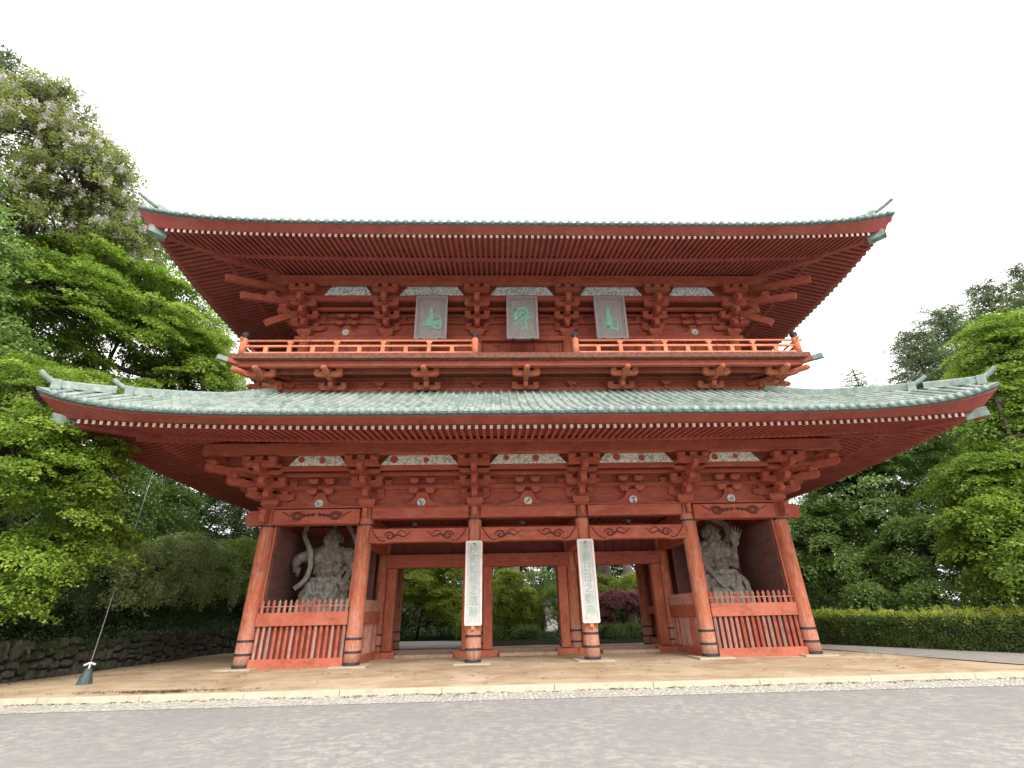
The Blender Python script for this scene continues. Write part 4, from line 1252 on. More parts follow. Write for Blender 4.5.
    if mir == 0:
        strap('ribbon', [off(p) for p in ((-9.72, 1.9, 5.62), (-9.84, 1.85, 5.25), (-9.82, 1.75, 4.9), (-9.58, 1.62, 4.54), (-9.36, 1.52, 4.13), (-9.29, 1.5, 3.55), (-9.45, 1.55, 3.08), (-9.85, 1.6, 2.75))], .21, t, STATUE2)
        strap('ribbon', [off(p) for p in ((-8.15, 2.2, 5.5), (-7.80, 2.1, 5.0), (-7.52, 2.0, 4.45), (-7.5, 2.1, 3.9), (-8.02, 1.9, 3.45), (-8.0, 1.6, 2.96), (-7.55, 1.6, 2.7))], .21, t, STATUE2)
        strap('ribbon', [off(p) for p in ((-7.6, 1.6, 3.7), (-7.3, 1.55, 3.2), (-7.3, 1.6, 2.5))], .2, t, STATUE2)
    else:
        strap('ribbon', [off(p) for p in ((8.75, 2.25, 5.5), (9.05, 2.2, 5.35), (9.32, 2.1, 5.1), (9.36, 2.1, 4.65), (9.1, 2.1, 4.3))], .3, t, STATUE2)
        strap('ribbon', [off(p) for p in ((8.3, 2.3, 5.6), (7.8, 2.2, 5.2), (7.62, 2.1, 4.5), (7.6, 2.0, 3.6), (7.85, 1.9, 2.9))], .26, t, STATUE2)
        strap('ribbon', [off(p) for p in ((9.0, 1.6, 3.0), (9.4, 1.5, 2.7), (9.5, 1.55, 2.1))], .22, t, STATUE2)
    mb = MB(); rr = random.Random(mir + 4)
    poly = [(1.25 * math.cos(a) * rr.uniform(.85, 1.1), .75 * math.sin(a) * rr.uniform(.85, 1.1)) for a in np.linspace(0, 2 * PI, 11)[:-1]]
    mb.prism(poly, (px, py, .86 - base[2]), (1, 0, 0), (0, 1, 0), (0, 0, 1), .22); mb.build('rock_pedestal', DARKWOOD, t, bevel=.05)
STATUE2 = greywood('old_carved_cloth', (.36, .33, .285), (.12, .108, .093), (2, 2, 1.5))
make_statue('grey wooden guardian figure with one fist at its hip, in the alcove nearer the shrubs', (-8.66, 2.05, .75), 0)
make_statue('grey wooden muscular guardian figure raising an open palm, in the alcove on the hedge side', (8.6, 2.05, .75), 1)

# ================================================================== vegetation
def leaf_mat(name, stops, trans=.35, rough=.55):
    m = bpy.data.materials.new(name); m.use_nodes = True; t = m.node_tree; b = t.nodes['Principled BSDF']
    at = N(t, 'ShaderNodeAttribute'); at.attribute_name = 'tone'
    c = ramp(t, at.outputs['Fac'], stops)
    t.links.new(c, b.inputs['Base Color']); b.inputs['Roughness'].default_value = rough
    tr = N(t, 'ShaderNodeBsdfTranslucent'); h = N(t, 'ShaderNodeHueSaturation'); h.inputs['Value'].default_value = 1.25
    t.links.new(c, h.inputs['Color']); t.links.new(h.outputs['Color'], tr.inputs['Color'])
    mx = N(t, 'ShaderNodeMixShader'); mx.inputs[0].default_value = trans
    o = t.nodes['Material Output']
    t.links.new(b.outputs[0], mx.inputs[1]); t.links.new(tr.outputs[0], mx.inputs[2]); t.links.new(mx.outputs[0], o.inputs['Surface'])
    return m
def bark(name, c, d):
    m, t, b = newmat(name); g = noise(t, pos(t, (6, 6, 1)), 2.5, 6, .7); l = noise(t, pos(t), 1.2, 4)
    col = mixc(t, maprange(t, g, .35, .65), d, c); col = mixc(t, maprange(t, l, .55, .75, 0, .5), col, (.10, .13, .06))
    t.links.new(col, b.inputs['Base Color']); b.inputs['Roughness'].default_value = .95; bump(t, b, g, .9, .06); return m
BARK = bark('dark_bark', (.085, .065, .05), (.035, .028, .022))
CEDARBARK = bark('cedar_bark', (.24, .19, .155), (.11, .085, .07))
MAPLE = leaf_mat('maple_leaf', [(0, (.085, .165, .018)), (.4, (.175, .285, .030)), (.75, (.30, .42, .055)), (1, (.46, .56, .13))], .45)
MAPLE_D = leaf_mat('dull_maple_leaf', [(0, (.09, .17, .025)), (.5, (.20, .31, .05)), (1, (.36, .47, .12))], .42)  # slightly duller green than the maple leaf
BROAD = leaf_mat('broad_leaf', [(0, (.085, .16, .035)), (.5, (.18, .30, .065)), (.85, (.31, .44, .13)), (1, (.46, .56, .26))], .4)
YELLOWG = leaf_mat('yellow_green_leaf', [(0, (.14, .22, .025)), (.5, (.30, .38, .045)), (1, (.48, .54, .11))], .45)
SHRUBL = leaf_mat('grey_shrub_leaf', [(0, (.13, .20, .05)), (.5, (.30, .40, .13)), (.85, (.46, .53, .27)), (1, (.62, .65, .48))], .42)
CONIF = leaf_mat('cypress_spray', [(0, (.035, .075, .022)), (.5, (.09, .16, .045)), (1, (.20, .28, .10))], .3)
CONIF_L = leaf_mat('pale_cypress_spray', [(0, (.07, .11, .05)), (.5, (.14, .20, .09)), (1, (.26, .33, .17))], .35)  # paler green than the plain cypress spray
WIST = leaf_mat('wisteria_blossom', [(0, (.42, .38, .38)), (.5, (.60, .56, .55)), (1, (.78, .75, .72))], .4)
WLEAF = leaf_mat('olive_leaf', [(0, (.10, .14, .035)), (.5, (.24, .29, .08)), (1, (.44, .47, .16))], .45)
REDL = leaf_mat('red_maple_leaf', [(0, (.12, .035, .04)), (.5, (.30, .10, .11)), (1, (.50, .24, .23))], .35)
HEDGE_D = leaf_mat('hedge_leaf', [(0, (.04, .085, .02)), (.6, (.10, .17, .035)), (1, (.20, .28, .06))], .3)
HEDGE_L = leaf_mat('hedge_shoot', [(0, (.24, .32, .04)), (.5, (.42, .50, .07)), (1, (.58, .62, .18))], .42)
GROUNDC = leaf_mat('ground_cover_leaf', [(0, (.02, .05, .012)), (.6, (.05, .11, .022)), (1, (.12, .2, .05))], .25)

rng = np.random.default_rng(11)
def unit(v): return v / (np.linalg.norm(v, axis=-1, keepdims=True) + 1e-9)
def foliage(name, pads, mat, parent, size, per, jit=.6, aspect=.62, shape='disc', lenf=1.0):
    """pads: array rows (cx,cy,cz, ux,uy,uz, nx,ny,nz, ru, rv, th, droop, tone). per: leaves per pad of unit area. Leaves are small bent diamonds."""
    pads = np.asarray(pads, float)
    area = PI * pads[:, 9] * pads[:, 10]
    cnt = np.maximum(6, (area * per)).astype(int)
    idx = np.repeat(np.arange(len(pads)), cnt); P = pads[idx]; n = len(P)
    c, u, nn = P[:, 0:3], unit(P[:, 3:6]), unit(P[:, 6:9])
    u = unit(u - nn * np.sum(u * nn, 1, keepdims=True)); v = np.cross(nn, u)
    r = np.sqrt(rng.random(n)); a = rng.random(n) * 2 * PI
    # ragged outline: lobes per pad
    lob = 1 + .28 * np.sin(a * 3 + idx * 1.7) + .16 * np.sin(a * 7 + idx * 2.9)
    x = r * np.cos(a) * lob; y = r * np.sin(a) * lob
    z = rng.normal(0, 1, n) * P[:, 11] * (1.1 - r * .6) - P[:, 12] * r * r
    pos_ = c + u * (x * P[:, 9])[:, None] + v * (y * P[:, 10])[:, None] + nn * z[:, None]
    # leaf frame
    ln = unit(nn + rng.normal(0, jit, (n, 3)) * .8)
    d = unit(u * x[:, None] + v * y[:, None] + rng.normal(0, .7, (n, 3)) - nn * .3)
    d = unit(d - ln * np.sum(d * ln, 1, keepdims=True)); s = np.cross(ln, d)
    L = (size * rng.uniform(.65, 1.3, n))[:, None]; Wd = L * aspect
    p0 = pos_ - d * L * .5 * lenf; p2 = pos_ + d * L * .5 * lenf - ln * L * .12
    p1 = pos_ + s * Wd * .5 + ln * L * .08; p3 = pos_ - s * Wd * .5 + ln * L * .08
    V = np.stack([p0, p1, p2, p3], 1).reshape(-1, 3)
    me = bpy.data.meshes.new(name)
    me.vertices.add(4 * n); me.vertices.foreach_set('co', V.astype(np.float32).ravel())
    me.loops.add(4 * n); me.loops.foreach_set('vertex_index', np.arange(4 * n, dtype=np.int32))
    me.polygons.add(n); me.polygons.foreach_set('loop_start', np.arange(0, 4 * n, 4, dtype=np.int32))
    me.polygons.foreach_set('loop_total', np.full(n, 4, dtype=np.int32))
    tone = np.clip(P[:, 13] * .55 + rng.random(n) * .45, 0, 1).astype(np.float32)
    at = me.attributes.new('tone', 'FLOAT', 'FACE'); at.data.foreach_set('value', tone)
    me.materials.append(mat); me.update(); me.validate()
    o = bpy.data.objects.new(name, me); COL.objects.link(o)
    if parent is not None:
        o.parent = parent; o.matrix_parent_inverse = Matrix.Translation(parent.location).inverted()
    return o
def crown_pads(cells, pr, th, droop, flat=1.0, tilt=.35, shell=.35, tone=(.1, .95), vflat=.85):
    """cells: list of (cx,cy,cz,rx,ry,rz,n)."""
    out = []
    for cx_, cy_, cz_, rx, ry, rz, n in cells:
        d = unit(rng.normal(0, 1, (n, 3))); d[:, 2] = np.where(d[:, 2] < -.55, -d[:, 2], d[:, 2])
        q = shell + (1 - shell) * rng.random(n) ** .6
        p = np.array([cx_, cy_, cz_]) + d * q[:, None] * np.array([rx, ry, rz])
        nrm = unit(np.array([0, 0, flat]) + d * tilt + rng.normal(0, .13, (n, 3)))
        u = unit(d * np.array([1, 1, 0]) + rng.normal(0, .3, (n, 3)))
        r = pr * rng.uniform(.6, 1.35, n)
        out.append(np.column_stack([p, u, nrm, r, r * rng.uniform(.6, .95, n), np.full(n, th) * rng.uniform(.6, 1.4, n), r * droop, rng.uniform(*tone, n)]))
    return np.vstack(out)
def limbs(base, cells, pads, r0, mat, parent, name='branches', every=1, lean=(0, 0), tn='trunk', seed=0):
    rr = random.Random(seed)
    base = Vector(base)
    cs = [Vector(c[:3]) for c in cells]
    mid = sum(cs, Vector()) / len(cs)
    top = Vector((mid.x, mid.y, mid.z + .55 * (max(c.z for c in cs) - mid.z)))
    tr = []
    n = 10
    low = Vector((base.x * .6 + mid.x * .4, base.y * .6 + mid.y * .4, base.z + (mid.z - base.z) * .45))
    for i in range(n):
        q = i / (n - 1)
        p = base.lerp(low, q) * (1 - q) + low.lerp(top, q) * q
        tr.append(p + Vector((math.sin(i * .9 + seed), math.cos(i * 1.1 + seed), 0)) * min(1, i) * r0 * .35)
    mb = MB(); mb.tube(tr, [r0 * 1.35] + [r0 * (1 - .8 * i / (n - 1)) for i in range(1, n)], 10)
    mb.build(tn, mat, None, True).parent = parent
    bpy.data.objects[-1] if False else None
    o = [c for c in parent.children if c.name.startswith(tn)][-1]; o.matrix_parent_inverse = Matrix.Translation(parent.location).inverted()
    mb = MB(); mains = []
    for c in cs:
        k = min(range(2, n), key=lambda i: (tr[i] - c).length + max(0, tr[i].z - c.z) * 2)
        a = tr[k]; pts = [a]
        for i in range(1, 7):
            q = i / 6 * .9; pts.append(a.lerp(c, q) + Vector((rr.uniform(-.1, .1), rr.uniform(-.1, .1), -.5 * math.sin(PI * q))) * min(1.5, (c - a).length * .15))
        mb.tube(pts, [r0 * .42 * (1 - .75 * i / 6) for i in range(7)], 7); mains.append(pts)
    allp = [p for m in mains for p in m[1:]] + tr[4:]
    A = np.array([tuple(p) for p in allp])
    for row in pads[::every]:
        e = np.array(row[:3]); dd = np.linalg.norm(A - e, axis=1) + np.maximum(0, A[:, 2] - e[2]) * 1.5
        a = allp[int(np.argmin(dd))]; e = Vector(e)
        m1 = a.lerp(e, .5) + Vector((rr.uniform(-.1, .1), rr.uniform(-.1, .1), rr.uniform(-.02, .12))) * (e - a).length
        mb.tube([a, m1, e], [r0 * .13, r0 * .085, r0 * .035], 4, caps=False)
        # twigs fanning through the pad
        u = Vector(row[3:6]).normalized(); nn = Vector(row[6:9]).normalized(); v = nn.cross(u)
        for k in range(3):
            an = rr.uniform(0, 6.28); f = e + (u * math.cos(an) * row[9] + v * math.sin(an) * row[10]) * .8 - nn * row[12] * .6
            mb.tube([e, f], [r0 * .035, r0 * .012], 3, caps=False)
    o = mb.build(name, mat, None, True); o.parent = parent; o.matrix_parent_inverse = Matrix.Translation(parent.location).inverted()
def tree(name, label, cat, base, cells, mat, size, per, pr=.7, th=.1, droop=.25, r0=.22, group=None, tilt=.35, jit=.6, seed=0, every=1, shell=.35, tone=(.1, .95), barkm=None, aspect=.62, cname='crown', extra=None):
    t = empty(name, base, label, cat, group)
    pads = crown_pads(cells, pr, th, droop, tilt=tilt, shell=shell, tone=tone)
    foliage(cname, pads, mat, t, size, per, jit, aspect)
    limbs(base, cells, pads, r0, barkm or BARK, t, every=every, seed=seed)
    return t, pads
def conifer(name, label, base, h, rmax, z0, mat, size=.2, per=60, r0=.3, group=None, step=.55, seed=0, power=.8, barkm=None, sparse=1.0, cat='tree', thk=.16):
    rr = random.Random(seed); t = empty(name, base, label, cat, group); rows = []; mb = MB()
    bx, by, bz = base
    z = z0
    while z < h - .3:
        q = (z - z0) / (h - z0); R_ = rmax * (1 - q) ** power * rr.uniform(.75, 1.12) + .25
        k = max(4, int(7 * sparse * (1 - .3 * q))); a0 = rr.uniform(0, 6.28)
        for i in range(k):
            a = a0 + 2 * PI * i / k + rr.uniform(-.25, .25); L = R_ * rr.uniform(.7, 1.1)
            dx, dy = math.cos(a), math.sin(a); dz = rr.uniform(-.45, -.05) + .35 * q
            tip = (bx + dx * L, by + dy * L, bz + z + dz * L)
            mb.tube([(bx, by, bz + z), tip], [r0 * .14, r0 * .04], 4, caps=False)
            m = max(1, int(L / .8)); 
            for j in range(m):
                f = .3 + .7 * (j + rr.random() * .7) / m; off = rr.uniform(-.25, .25) * L * .5
                c = (bx + dx * L * f - dy * off, by + dy * L * f + dx * off, bz + z + dz * L * f - .1)
                rows.append([*c, dx, dy, dz - .3, -dx * .15 + rr.uniform(-.3, .3), -dy * .15 + rr.uniform(-.3, .3), 1, .55 * rr.uniform(.7, 1.3) + L * .08, .38 * rr.uniform(.7, 1.3), thk, .28, rr.uniform(.05, .95)])
        z += step * rr.uniform(.75, 1.25)
    foliage('crown', rows, mat, t, size, per, .9, .32)
    o = mb.build('branches', barkm or BARK, None, True); o.parent = t; o.matrix_parent_inverse = Matrix.Translation(base).inverted()
    mb = MB(); mb.tube([(bx, by, bz - .3), (bx, by, bz + .8), (bx + .05 * h * .1, by, bz + h * .5), (bx, by, bz + h)], [r0 * 1.3, r0, r0 * .6, .03], 12)
    o = mb.build('trunk', barkm or BARK, None, True); o.parent = t; o.matrix_parent_inverse = Matrix.Translation(base).inverted()
    return t

HG = lambda x, y: hill(x, y) - .05
# ---- left side
tree('maple_tree', 'bright green layered maple leaning over the stone wall, nearest the camera', 'tree', (-19.2, -4.2, HG(-19.2, -4.2)),
     [(-17.2, -4.8, 6.4, 2.2, 1.9, 2.2, 105), (-15.9, -3.6, 5.8, 1.8, 1.7, 2.0, 85), (-16.7, -3.9, 3.3, 1.9, 1.7, 1.2, 60), (-19.0, -3.0, 9.4, 2.8, 2.2, 1.8, 80), (-18.8, -5.5, 4.2, 1.7, 1.6, 2.0, 65), (-16.6, -4.6, 2.3, 1.7, 1.3, .9, 55), (-15.9, -2.2, 4.0, 1.5, 1.4, 1.2, 50)],
     MAPLE, .115, 200, .62, .07, .28, .22, tilt=.45, seed=1, tone=(.15, 1))
tree('maple_tree', 'tall bright maple filling the slope between the wisteria-hung tree and the lower roof end', 'tree', (-24, 3.5, HG(-24, 3.5)),
     [(-25.2, 2.0, 17.8, 4.2, 3.4, 3.8, 150), (-22.4, 4.6, 17.8, 3.5, 3.2, 4.0, 135), (-21.0, 7.4, 15.4, 3.4, 3.0, 3.8, 125), (-26.0, 3.4, 13.0, 4.0, 3.4, 2.8, 105), (-22.5, 4.0, 11.8, 3.6, 3.0, 2.4, 100)],
     MAPLE, .16, 105, 1.0, .11, .30, .38, tilt=.45, seed=2, tone=(.15, 1))
tree('maple_tree', 'mid green maple higher on the slope with its crown against the sky', 'tree', (-27.5, 6, HG(-27.5, 6)),
     [(-26.0, 4.6, 23.4, 3.2, 3.2, 3.4, 100), (-28.5, 5.0, 19.0, 3.2, 3.0, 3.0, 60)], MAPLE_D, .18, 85, 1.0, .12, .28, .4, seed=3, tone=(.1, 1))
# wisteria-hung tree: dull leaves with hanging pale blossom
wt, wp = tree('wisteria_hung_tree', 'tall olive tree draped with pale mauve wisteria blossom, behind the bright maples', 'tree', (-28.5, 0, HG(-28.5, 0)),
     [(-28.0, -1.2, 27.6, 3.0, 2.6, 3.4, 120), (-25.4, .4, 25.0, 2.7, 2.6, 3.3, 120), (-27.4, 0, 22.0, 3.0, 2.6, 3.2, 90), (-24.0, 2.0, 22.0, 2.0, 2.0, 2.4, 60)],
     WLEAF, .17, 85, .8, .22, .3, .4, seed=4, tone=(.0, .9), jit=1.1)
bl = []
rr = random.Random(9)
for row in wp:
    dens = .55 if (row[2] > 22 and row[0] > -30) else .15
    for k in range(4):
        if rr.random() < dens:
            a = rr.uniform(0, 6.28); c = (row[0] + math.cos(a) * row[9] * .95, row[1] + math.sin(a) * row[10] * .95 - .15, row[2])
            bl.append([c[0], c[1], c[2] - .25, 0, 0, -1, math.cos(a), math.sin(a), .1, .30 * rr.uniform(.5, 1.3), .14, .10, 0, rr.uniform(0, 1)])
foliage('hanging_blossom', bl, WIST, wt, .10, 300, 1.1, .8)
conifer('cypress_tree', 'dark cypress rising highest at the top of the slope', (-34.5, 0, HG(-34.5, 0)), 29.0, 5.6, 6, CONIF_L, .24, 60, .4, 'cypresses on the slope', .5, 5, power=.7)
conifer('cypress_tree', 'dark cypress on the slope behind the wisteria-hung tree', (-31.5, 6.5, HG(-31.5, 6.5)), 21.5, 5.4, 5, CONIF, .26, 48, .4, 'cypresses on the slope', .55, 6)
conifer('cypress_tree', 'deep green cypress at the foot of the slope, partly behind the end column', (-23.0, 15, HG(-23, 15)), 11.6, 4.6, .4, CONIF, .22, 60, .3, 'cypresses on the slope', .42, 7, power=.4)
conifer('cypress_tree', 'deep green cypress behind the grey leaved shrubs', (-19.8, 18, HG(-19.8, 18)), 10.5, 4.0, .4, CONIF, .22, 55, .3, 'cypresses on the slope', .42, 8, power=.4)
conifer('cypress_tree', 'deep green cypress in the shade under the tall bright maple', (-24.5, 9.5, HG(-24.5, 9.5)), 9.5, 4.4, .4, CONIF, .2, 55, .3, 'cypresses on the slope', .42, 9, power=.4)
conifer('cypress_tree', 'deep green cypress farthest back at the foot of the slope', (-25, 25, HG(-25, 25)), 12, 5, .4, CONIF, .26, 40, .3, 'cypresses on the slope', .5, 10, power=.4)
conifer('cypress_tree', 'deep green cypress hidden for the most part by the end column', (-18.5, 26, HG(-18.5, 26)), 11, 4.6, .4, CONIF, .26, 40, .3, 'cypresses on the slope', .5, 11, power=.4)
# sparse tree seen against the sky between slope and upper roof
tree('sparse_tree', 'thin branched tree with loose pale leaves against the sky beside the upper eaves', 'tree', (-25.5, 15, HG(-25.5, 15)),
     [(-26.0, 14, 22.6, 3.4, 3.0, 3.6, 60), (-23.0, 14, 18.2, 3.0, 3.0, 3.6, 80), (-27.5, 14, 18.5, 3.2, 3, 3.4, 40), (-20.6, 14.5, 16.0, 1.8, 2, 2.4, 40)], WLEAF, .16, 40, .9, .2, .3, .5, seed=12, jit=1.0, tone=(.2, 1))
tree('broadleaf_tree', 'mid green broadleaf tree low on the slope behind the sparse tree', 'tree', (-28, 20, HG(-28, 20)),
     [(-27, 19, 14.5, 4.6, 3.5, 4.6, 130), (-22.2, 20, 13.2, 3.6, 3, 4.2, 110), (-18.5, 21, 12, 3, 3, 3, 70)], MAPLE_D, .2, 60, 1.1, .2, .35, .4, seed=13, jit=.9, tone=(.0, .8))
# understorey and grey-leaved shrubs over the wall
def shrub(label, base, cells, mat, size=.1, per=170, pr=.42, seed=0, group='shrubs over the stone wall', tone=(.05, .9), name='shrub', **k):
    return tree(name, label, 'shrub', base, cells, mat, size, per, pr, .12, .3, .07, group, tilt=1.5, jit=.75, seed=seed, tone=tone, cname='foliage', shell=.72, **k)
shrub('grey-green shrub mound on the wall just behind the guy wire', (-17.9, 2.2, HG(-17.9, 2.2)), [(-17.5, 2.2, 3.2, 1.5, 1.7, 1.8, 105), (-17.4, 4.2, 3.5, 1.5, 1.4, 1.9, 95)], SHRUBL, .11, 150, .42, 21, tone=(.4, 1))
shrub('taller grey-green shrub mound in the middle of the wall', (-18.2, 7.2, HG(-18.2, 7.2)), [(-17.7, 6.4, 3.9, 1.7, 1.8, 2.1, 105), (-17.6, 9.2, 3.6, 1.7, 1.8, 2.1, 95)], SHRUBL, .12, 125, .48, 22, tone=(.4, 1))
shrub('yellower shrub mound at the far end of the wall by the end column', (-18.4, 12.5, HG(-18.4, 12.5)), [(-17.8, 12, 4.2, 1.7, 2.0, 2.4, 95), (-17.8, 15, 3.8, 1.7, 1.8, 2.4, 75)], MAPLE_D, .13, 105, .5, 23, tone=(.5, 1))
shrub('dark shrub under the low maple branches', (-18.2, -2.4, HG(-18.2, -2.4)), [(-17.8, -2.6, 2.4, 1.4, 1.6, 1.4, 70), (-18.2, -.2, 2.8, 1.5, 1.6, 1.7, 70)], CONIF, .12, 115, .45, 24, tone=(0, .7))
shrub('dark shrub over the wall at the edge of the picture', (-18.6, -6.6, HG(-18.6, -6.6)), [(-18.2, -6.4, 2.2, 1.5, 1.8, 1.4, 80)], CONIF, .12, 115, .45, 25, tone=(0, .7))
shrub('leafy thicket on the slope under the tall bright maple', (-22.5, 1, HG(-22.5, 1)), [(-22, 0, 6.2, 2.6, 2.6, 3.2, 110), (-21.0, 4.4, 6.4, 2.4, 2.4, 3.4, 110), (-24.5, -2.5, 7.4, 2.6, 2.2, 3.4, 90), (-20.6, 8.5, 6.6, 2.0, 2.2, 3.0, 90)], BROAD, .15, 75, .7, 26, tone=(0, .6))
tree('broadleaf_tree', 'mid green broadleaf tree filling the slope at the edge of the picture', 'tree', (-26.5, -3, HG(-26.5, -3)),
     [(-26, -3, 15.2, 3.2, 2.8, 4.6, 130), (-24.2, -2.0, 11, 3, 2.6, 3.2, 100), (-29, -3, 19.5, 3.2, 3, 3.8, 100)], BROAD, .17, 70, .9, .2, .35, .4, seed=14, jit=.9, tone=(.0, .85))
gc = []
for _ in range(900):
    y = rr.uniform(-9, 28); x = -16.65 - rr.random() ** 1.6 * 7
    gc.append([x, y, hill(x, y) + .14, 1, 0, 0, rr.uniform(-.3, .8), rr.uniform(-.3, .3), 1, rr.uniform(.35, .7), rr.uniform(.3, .5), .16, .1, rr.random()])
for _ in range(950):
    y = rr.uniform(-9, 28); x = -16.50 - rr.random() * .35
    gc.append([x, y, 1.10 - rr.random() ** 2 * .55, 0, 1, 0, 1, 0, .8, rr.uniform(.14, .32), rr.uniform(.10, .26), .07, .05, rr.random()])
for _ in range(900):
    if rr.random() < .5: x, y = rr.uniform(-30, 40), rr.uniform(16, 50)
    else: x, y = rr.uniform(20, 50), rr.uniform(-4, 20); x = max(x, 15.6 + (9.8 - y) * .4 + 2.5)
    if -13 < x < -2.3 and y < 19.5: continue
    gc.append([x, y, .1, 1, 0, 0, 0, 0, 1, rr.uniform(.6, 1.3), rr.uniform(.5, .9), .2, .1, rr.random()])
g_ = foliage('ground_cover', gc, GROUNDC, None, .11, 90, .9); g_['kind'] = 'stuff'

# ---- stone retaining wall
wr = empty('stone_retaining_wall', (-16.5, 6, 0), 'low rough dark stone retaining wall under the shrubs along the sandy ground', 'wall')
mb = MB(); rs = random.Random(31)
y = -12.
def stone(mb, y0, y1, z0, z1, x):
    n = 9; cy, cz = (y0 + y1) / 2, (z0 + z1) / 2; hy, hz = (y1 - y0) / 2 - .012, (z1 - z0) / 2 - .012
    ring = []
    for k in range(n):
        a = 2 * PI * k / n + rs.uniform(-.15, .15); c_, s_ = math.cos(a), math.sin(a)
        f = 1 / max(abs(c_), abs(s_)) ** .75
        ring.append((cy + hy * c_ * f * rs.uniform(.9, 1.04), cz + hz * s_ * f * rs.uniform(.9, 1.04)))
    vs = [(x - .3, a, b) for a, b in ring] + [(x - .02 + rs.uniform(-.02, .02), a, b) for a, b in ring] + [(x + .05 + rs.uniform(-.02, .03), cy + (a - cy) * .68, cz + (b - cz) * .68) for a, b in ring]
    fs = [(i, (i + 1) % n, n + (i + 1) % n, n + i) for i in range(n)] + [(n + i, n + (i + 1) % n, 2 * n + (i + 1) % n, 2 * n + i) for i in range(n)] + [tuple(range(2 * n, 3 * n))]
    mb.add(vs, fs)
cols_ = []
y = -12.
while y < 30:
    L = rs.uniform(.28, .62); z = -.08
    while z < 1.02:
        hh = rs.uniform(.18, .48)
        if z + hh > .95: hh = 1.14 - z + rs.uniform(-.05, .06)
        dy = rs.uniform(-.07, .07)
        if L > .5 and rs.random() < .4:
            m_ = L * rs.uniform(.4, .6); stone(mb, y + dy, y + dy + m_, z, z + hh, -16.5); stone(mb, y + dy + m_, y + L + dy, z + rs.uniform(-.04, .04), z + hh, -16.5)
        else: stone(mb, y + dy, y + L + dy, z + rs.uniform(-.04, .03), z + hh, -16.5)
        z += hh
    y += L
def wallstone():
    m, t, b = newmat('mossy_wall_stone'); p = pos(t)
    v = N(t, 'ShaderNodeTexVoronoi'); v.inputs['Scale'].default_value = 2.8; t.links.new(p, v.inputs['Vector'])
    s_ = N(t, 'ShaderNodeSeparateColor'); t.links.new(v.outputs['Color'], s_.inputs[0])
    n = noise(t, p, 6, 6, .7); l = noise(t, p, 1.3, 4)
    c = mixc(t, s_.outputs[0], (.035, .033, .028), (.115, .108, .09)); c = mixc(t, maprange(t, n, .4, .7, 0, .7), c, (.05, .045, .035))
    c = mixc(t, maprange(t, l, .48, .66, 0, .8), c, (.045, .065, .022))
    t.links.new(c, b.inputs['Base Color']); b.inputs['Roughness'].default_value = .95; bump(t, b, n, .9, .05); return m
o = mb.build('stonework', wallstone()); o.parent = wr; o.location = (16.5, -6, 0)
mb = MB(); mb.box(-17.2, -16.62, -12, 30, -.2, 1.12); o = mb.build('earth_core', SOIL, wr); o.location = (16.5, -6, 0)

# ---- clipped hedge on the right
hd = empty('clipped_hedge', (15.8, 1.5, 0), 'long low clipped hedge with yellow-green new shoots along its top', 'hedge')
A0, A1 = np.array([12.6, 9.8]), np.array([19.6, -8.0]); hl = np.linalg.norm(A1 - A0); hdv = (A1 - A0) / hl; hn = np.array([-hdv[1], hdv[0]])
if hn[0] < 0: hn = -hn
rows = []; rows2 = []
for _ in range(900):
    q = rng.random() * hl; s_ = rng.random(); z = rng.random() * 1.08 + .05
    face = rng.random()
    if face < .6: off = .12 + .1 * rng.random(); nr = (-hn[0], -hn[1], .2)
    elif face < .8: off = .2 + .9 * rng.random(); z = 1.08; nr = (0, 0, 1)
    else: off = .3 + .7 * rng.random(); nr = (-hn[0], -hn[1], .8)
    p = A0 + hdv * q + hn * off
    rows.append([p[0], p[1], z, hdv[0], hdv[1], 0, *nr, .26, .22, .09, 0, rng.random()])
for _ in range(900):
    q = rng.random() * hl; off = .1 + 1.1 * rng.random(); p = A0 + hdv * q + hn * off
    rows2.append([p[0], p[1], 1.22 + .11 * rng.normal(), 0, 0, 1, *(rng.normal(0, 1, 3) * [1, 1, .2]), .15, .10, .06, 0, rng.random()])
foliage('clipped_foliage', rows, HEDGE_D, hd, .075, 480, 1.1, .6)
foliage('new_shoots', rows2, HEDGE_L, hd, .075, 900, .8, .5)
mb = MB(); P = [A0 + hn * .3, A1 + hn * .3, A1 + hn * 1.0, A0 + hn * 1.0]
mb.prism([tuple(p) for p in P], (0, 0, .5), (1, 0, 0), (0, 1, 0), (0, 0, 1), 1.0); o = mb.build('stems', BARK, hd); o.location = (-15.8, -1.5, 0)

# ---- right side trees
tree('broadleaf_tree', 'large dense mid green tree standing behind the hedge next to the end column', 'tree', (23.5, 11, 0),
     [(22.2, 9.5, 7.9, 4.0, 3.2, 3.6, 190), (25.6, 9.5, 10.8, 3.8, 3.0, 2.7, 140), (20.0, 10.6, 4.8, 3.2, 2.6, 3.4, 150), (18.0, 12.4, 3.4, 2.6, 2.2, 2.8, 100), (28.5, 10, 8.5, 3.2, 3, 3.2, 80), (24.0, 9, 4.2, 3, 2.4, 2.6, 100)],
     BROAD, .17, 95, .80, .13, .32, .38, tilt=.5, seed=41, tone=(.35, 1), jit=.5, shell=.6)
tree('broadleaf_tree', 'darker leafy tree low behind the middle of the hedge', 'tree', (22.5, 6, 0),
     [(21.4, 5.0, 3.6, 3.0, 2.4, 2.6, 130), (19.6, 7.4, 2.8, 2.2, 2.0, 2.2, 85)], BROAD, .15, 100, .7, .12, .32, .25, tilt=.7, seed=42, tone=(.3, 1), jit=.5, shell=.6)
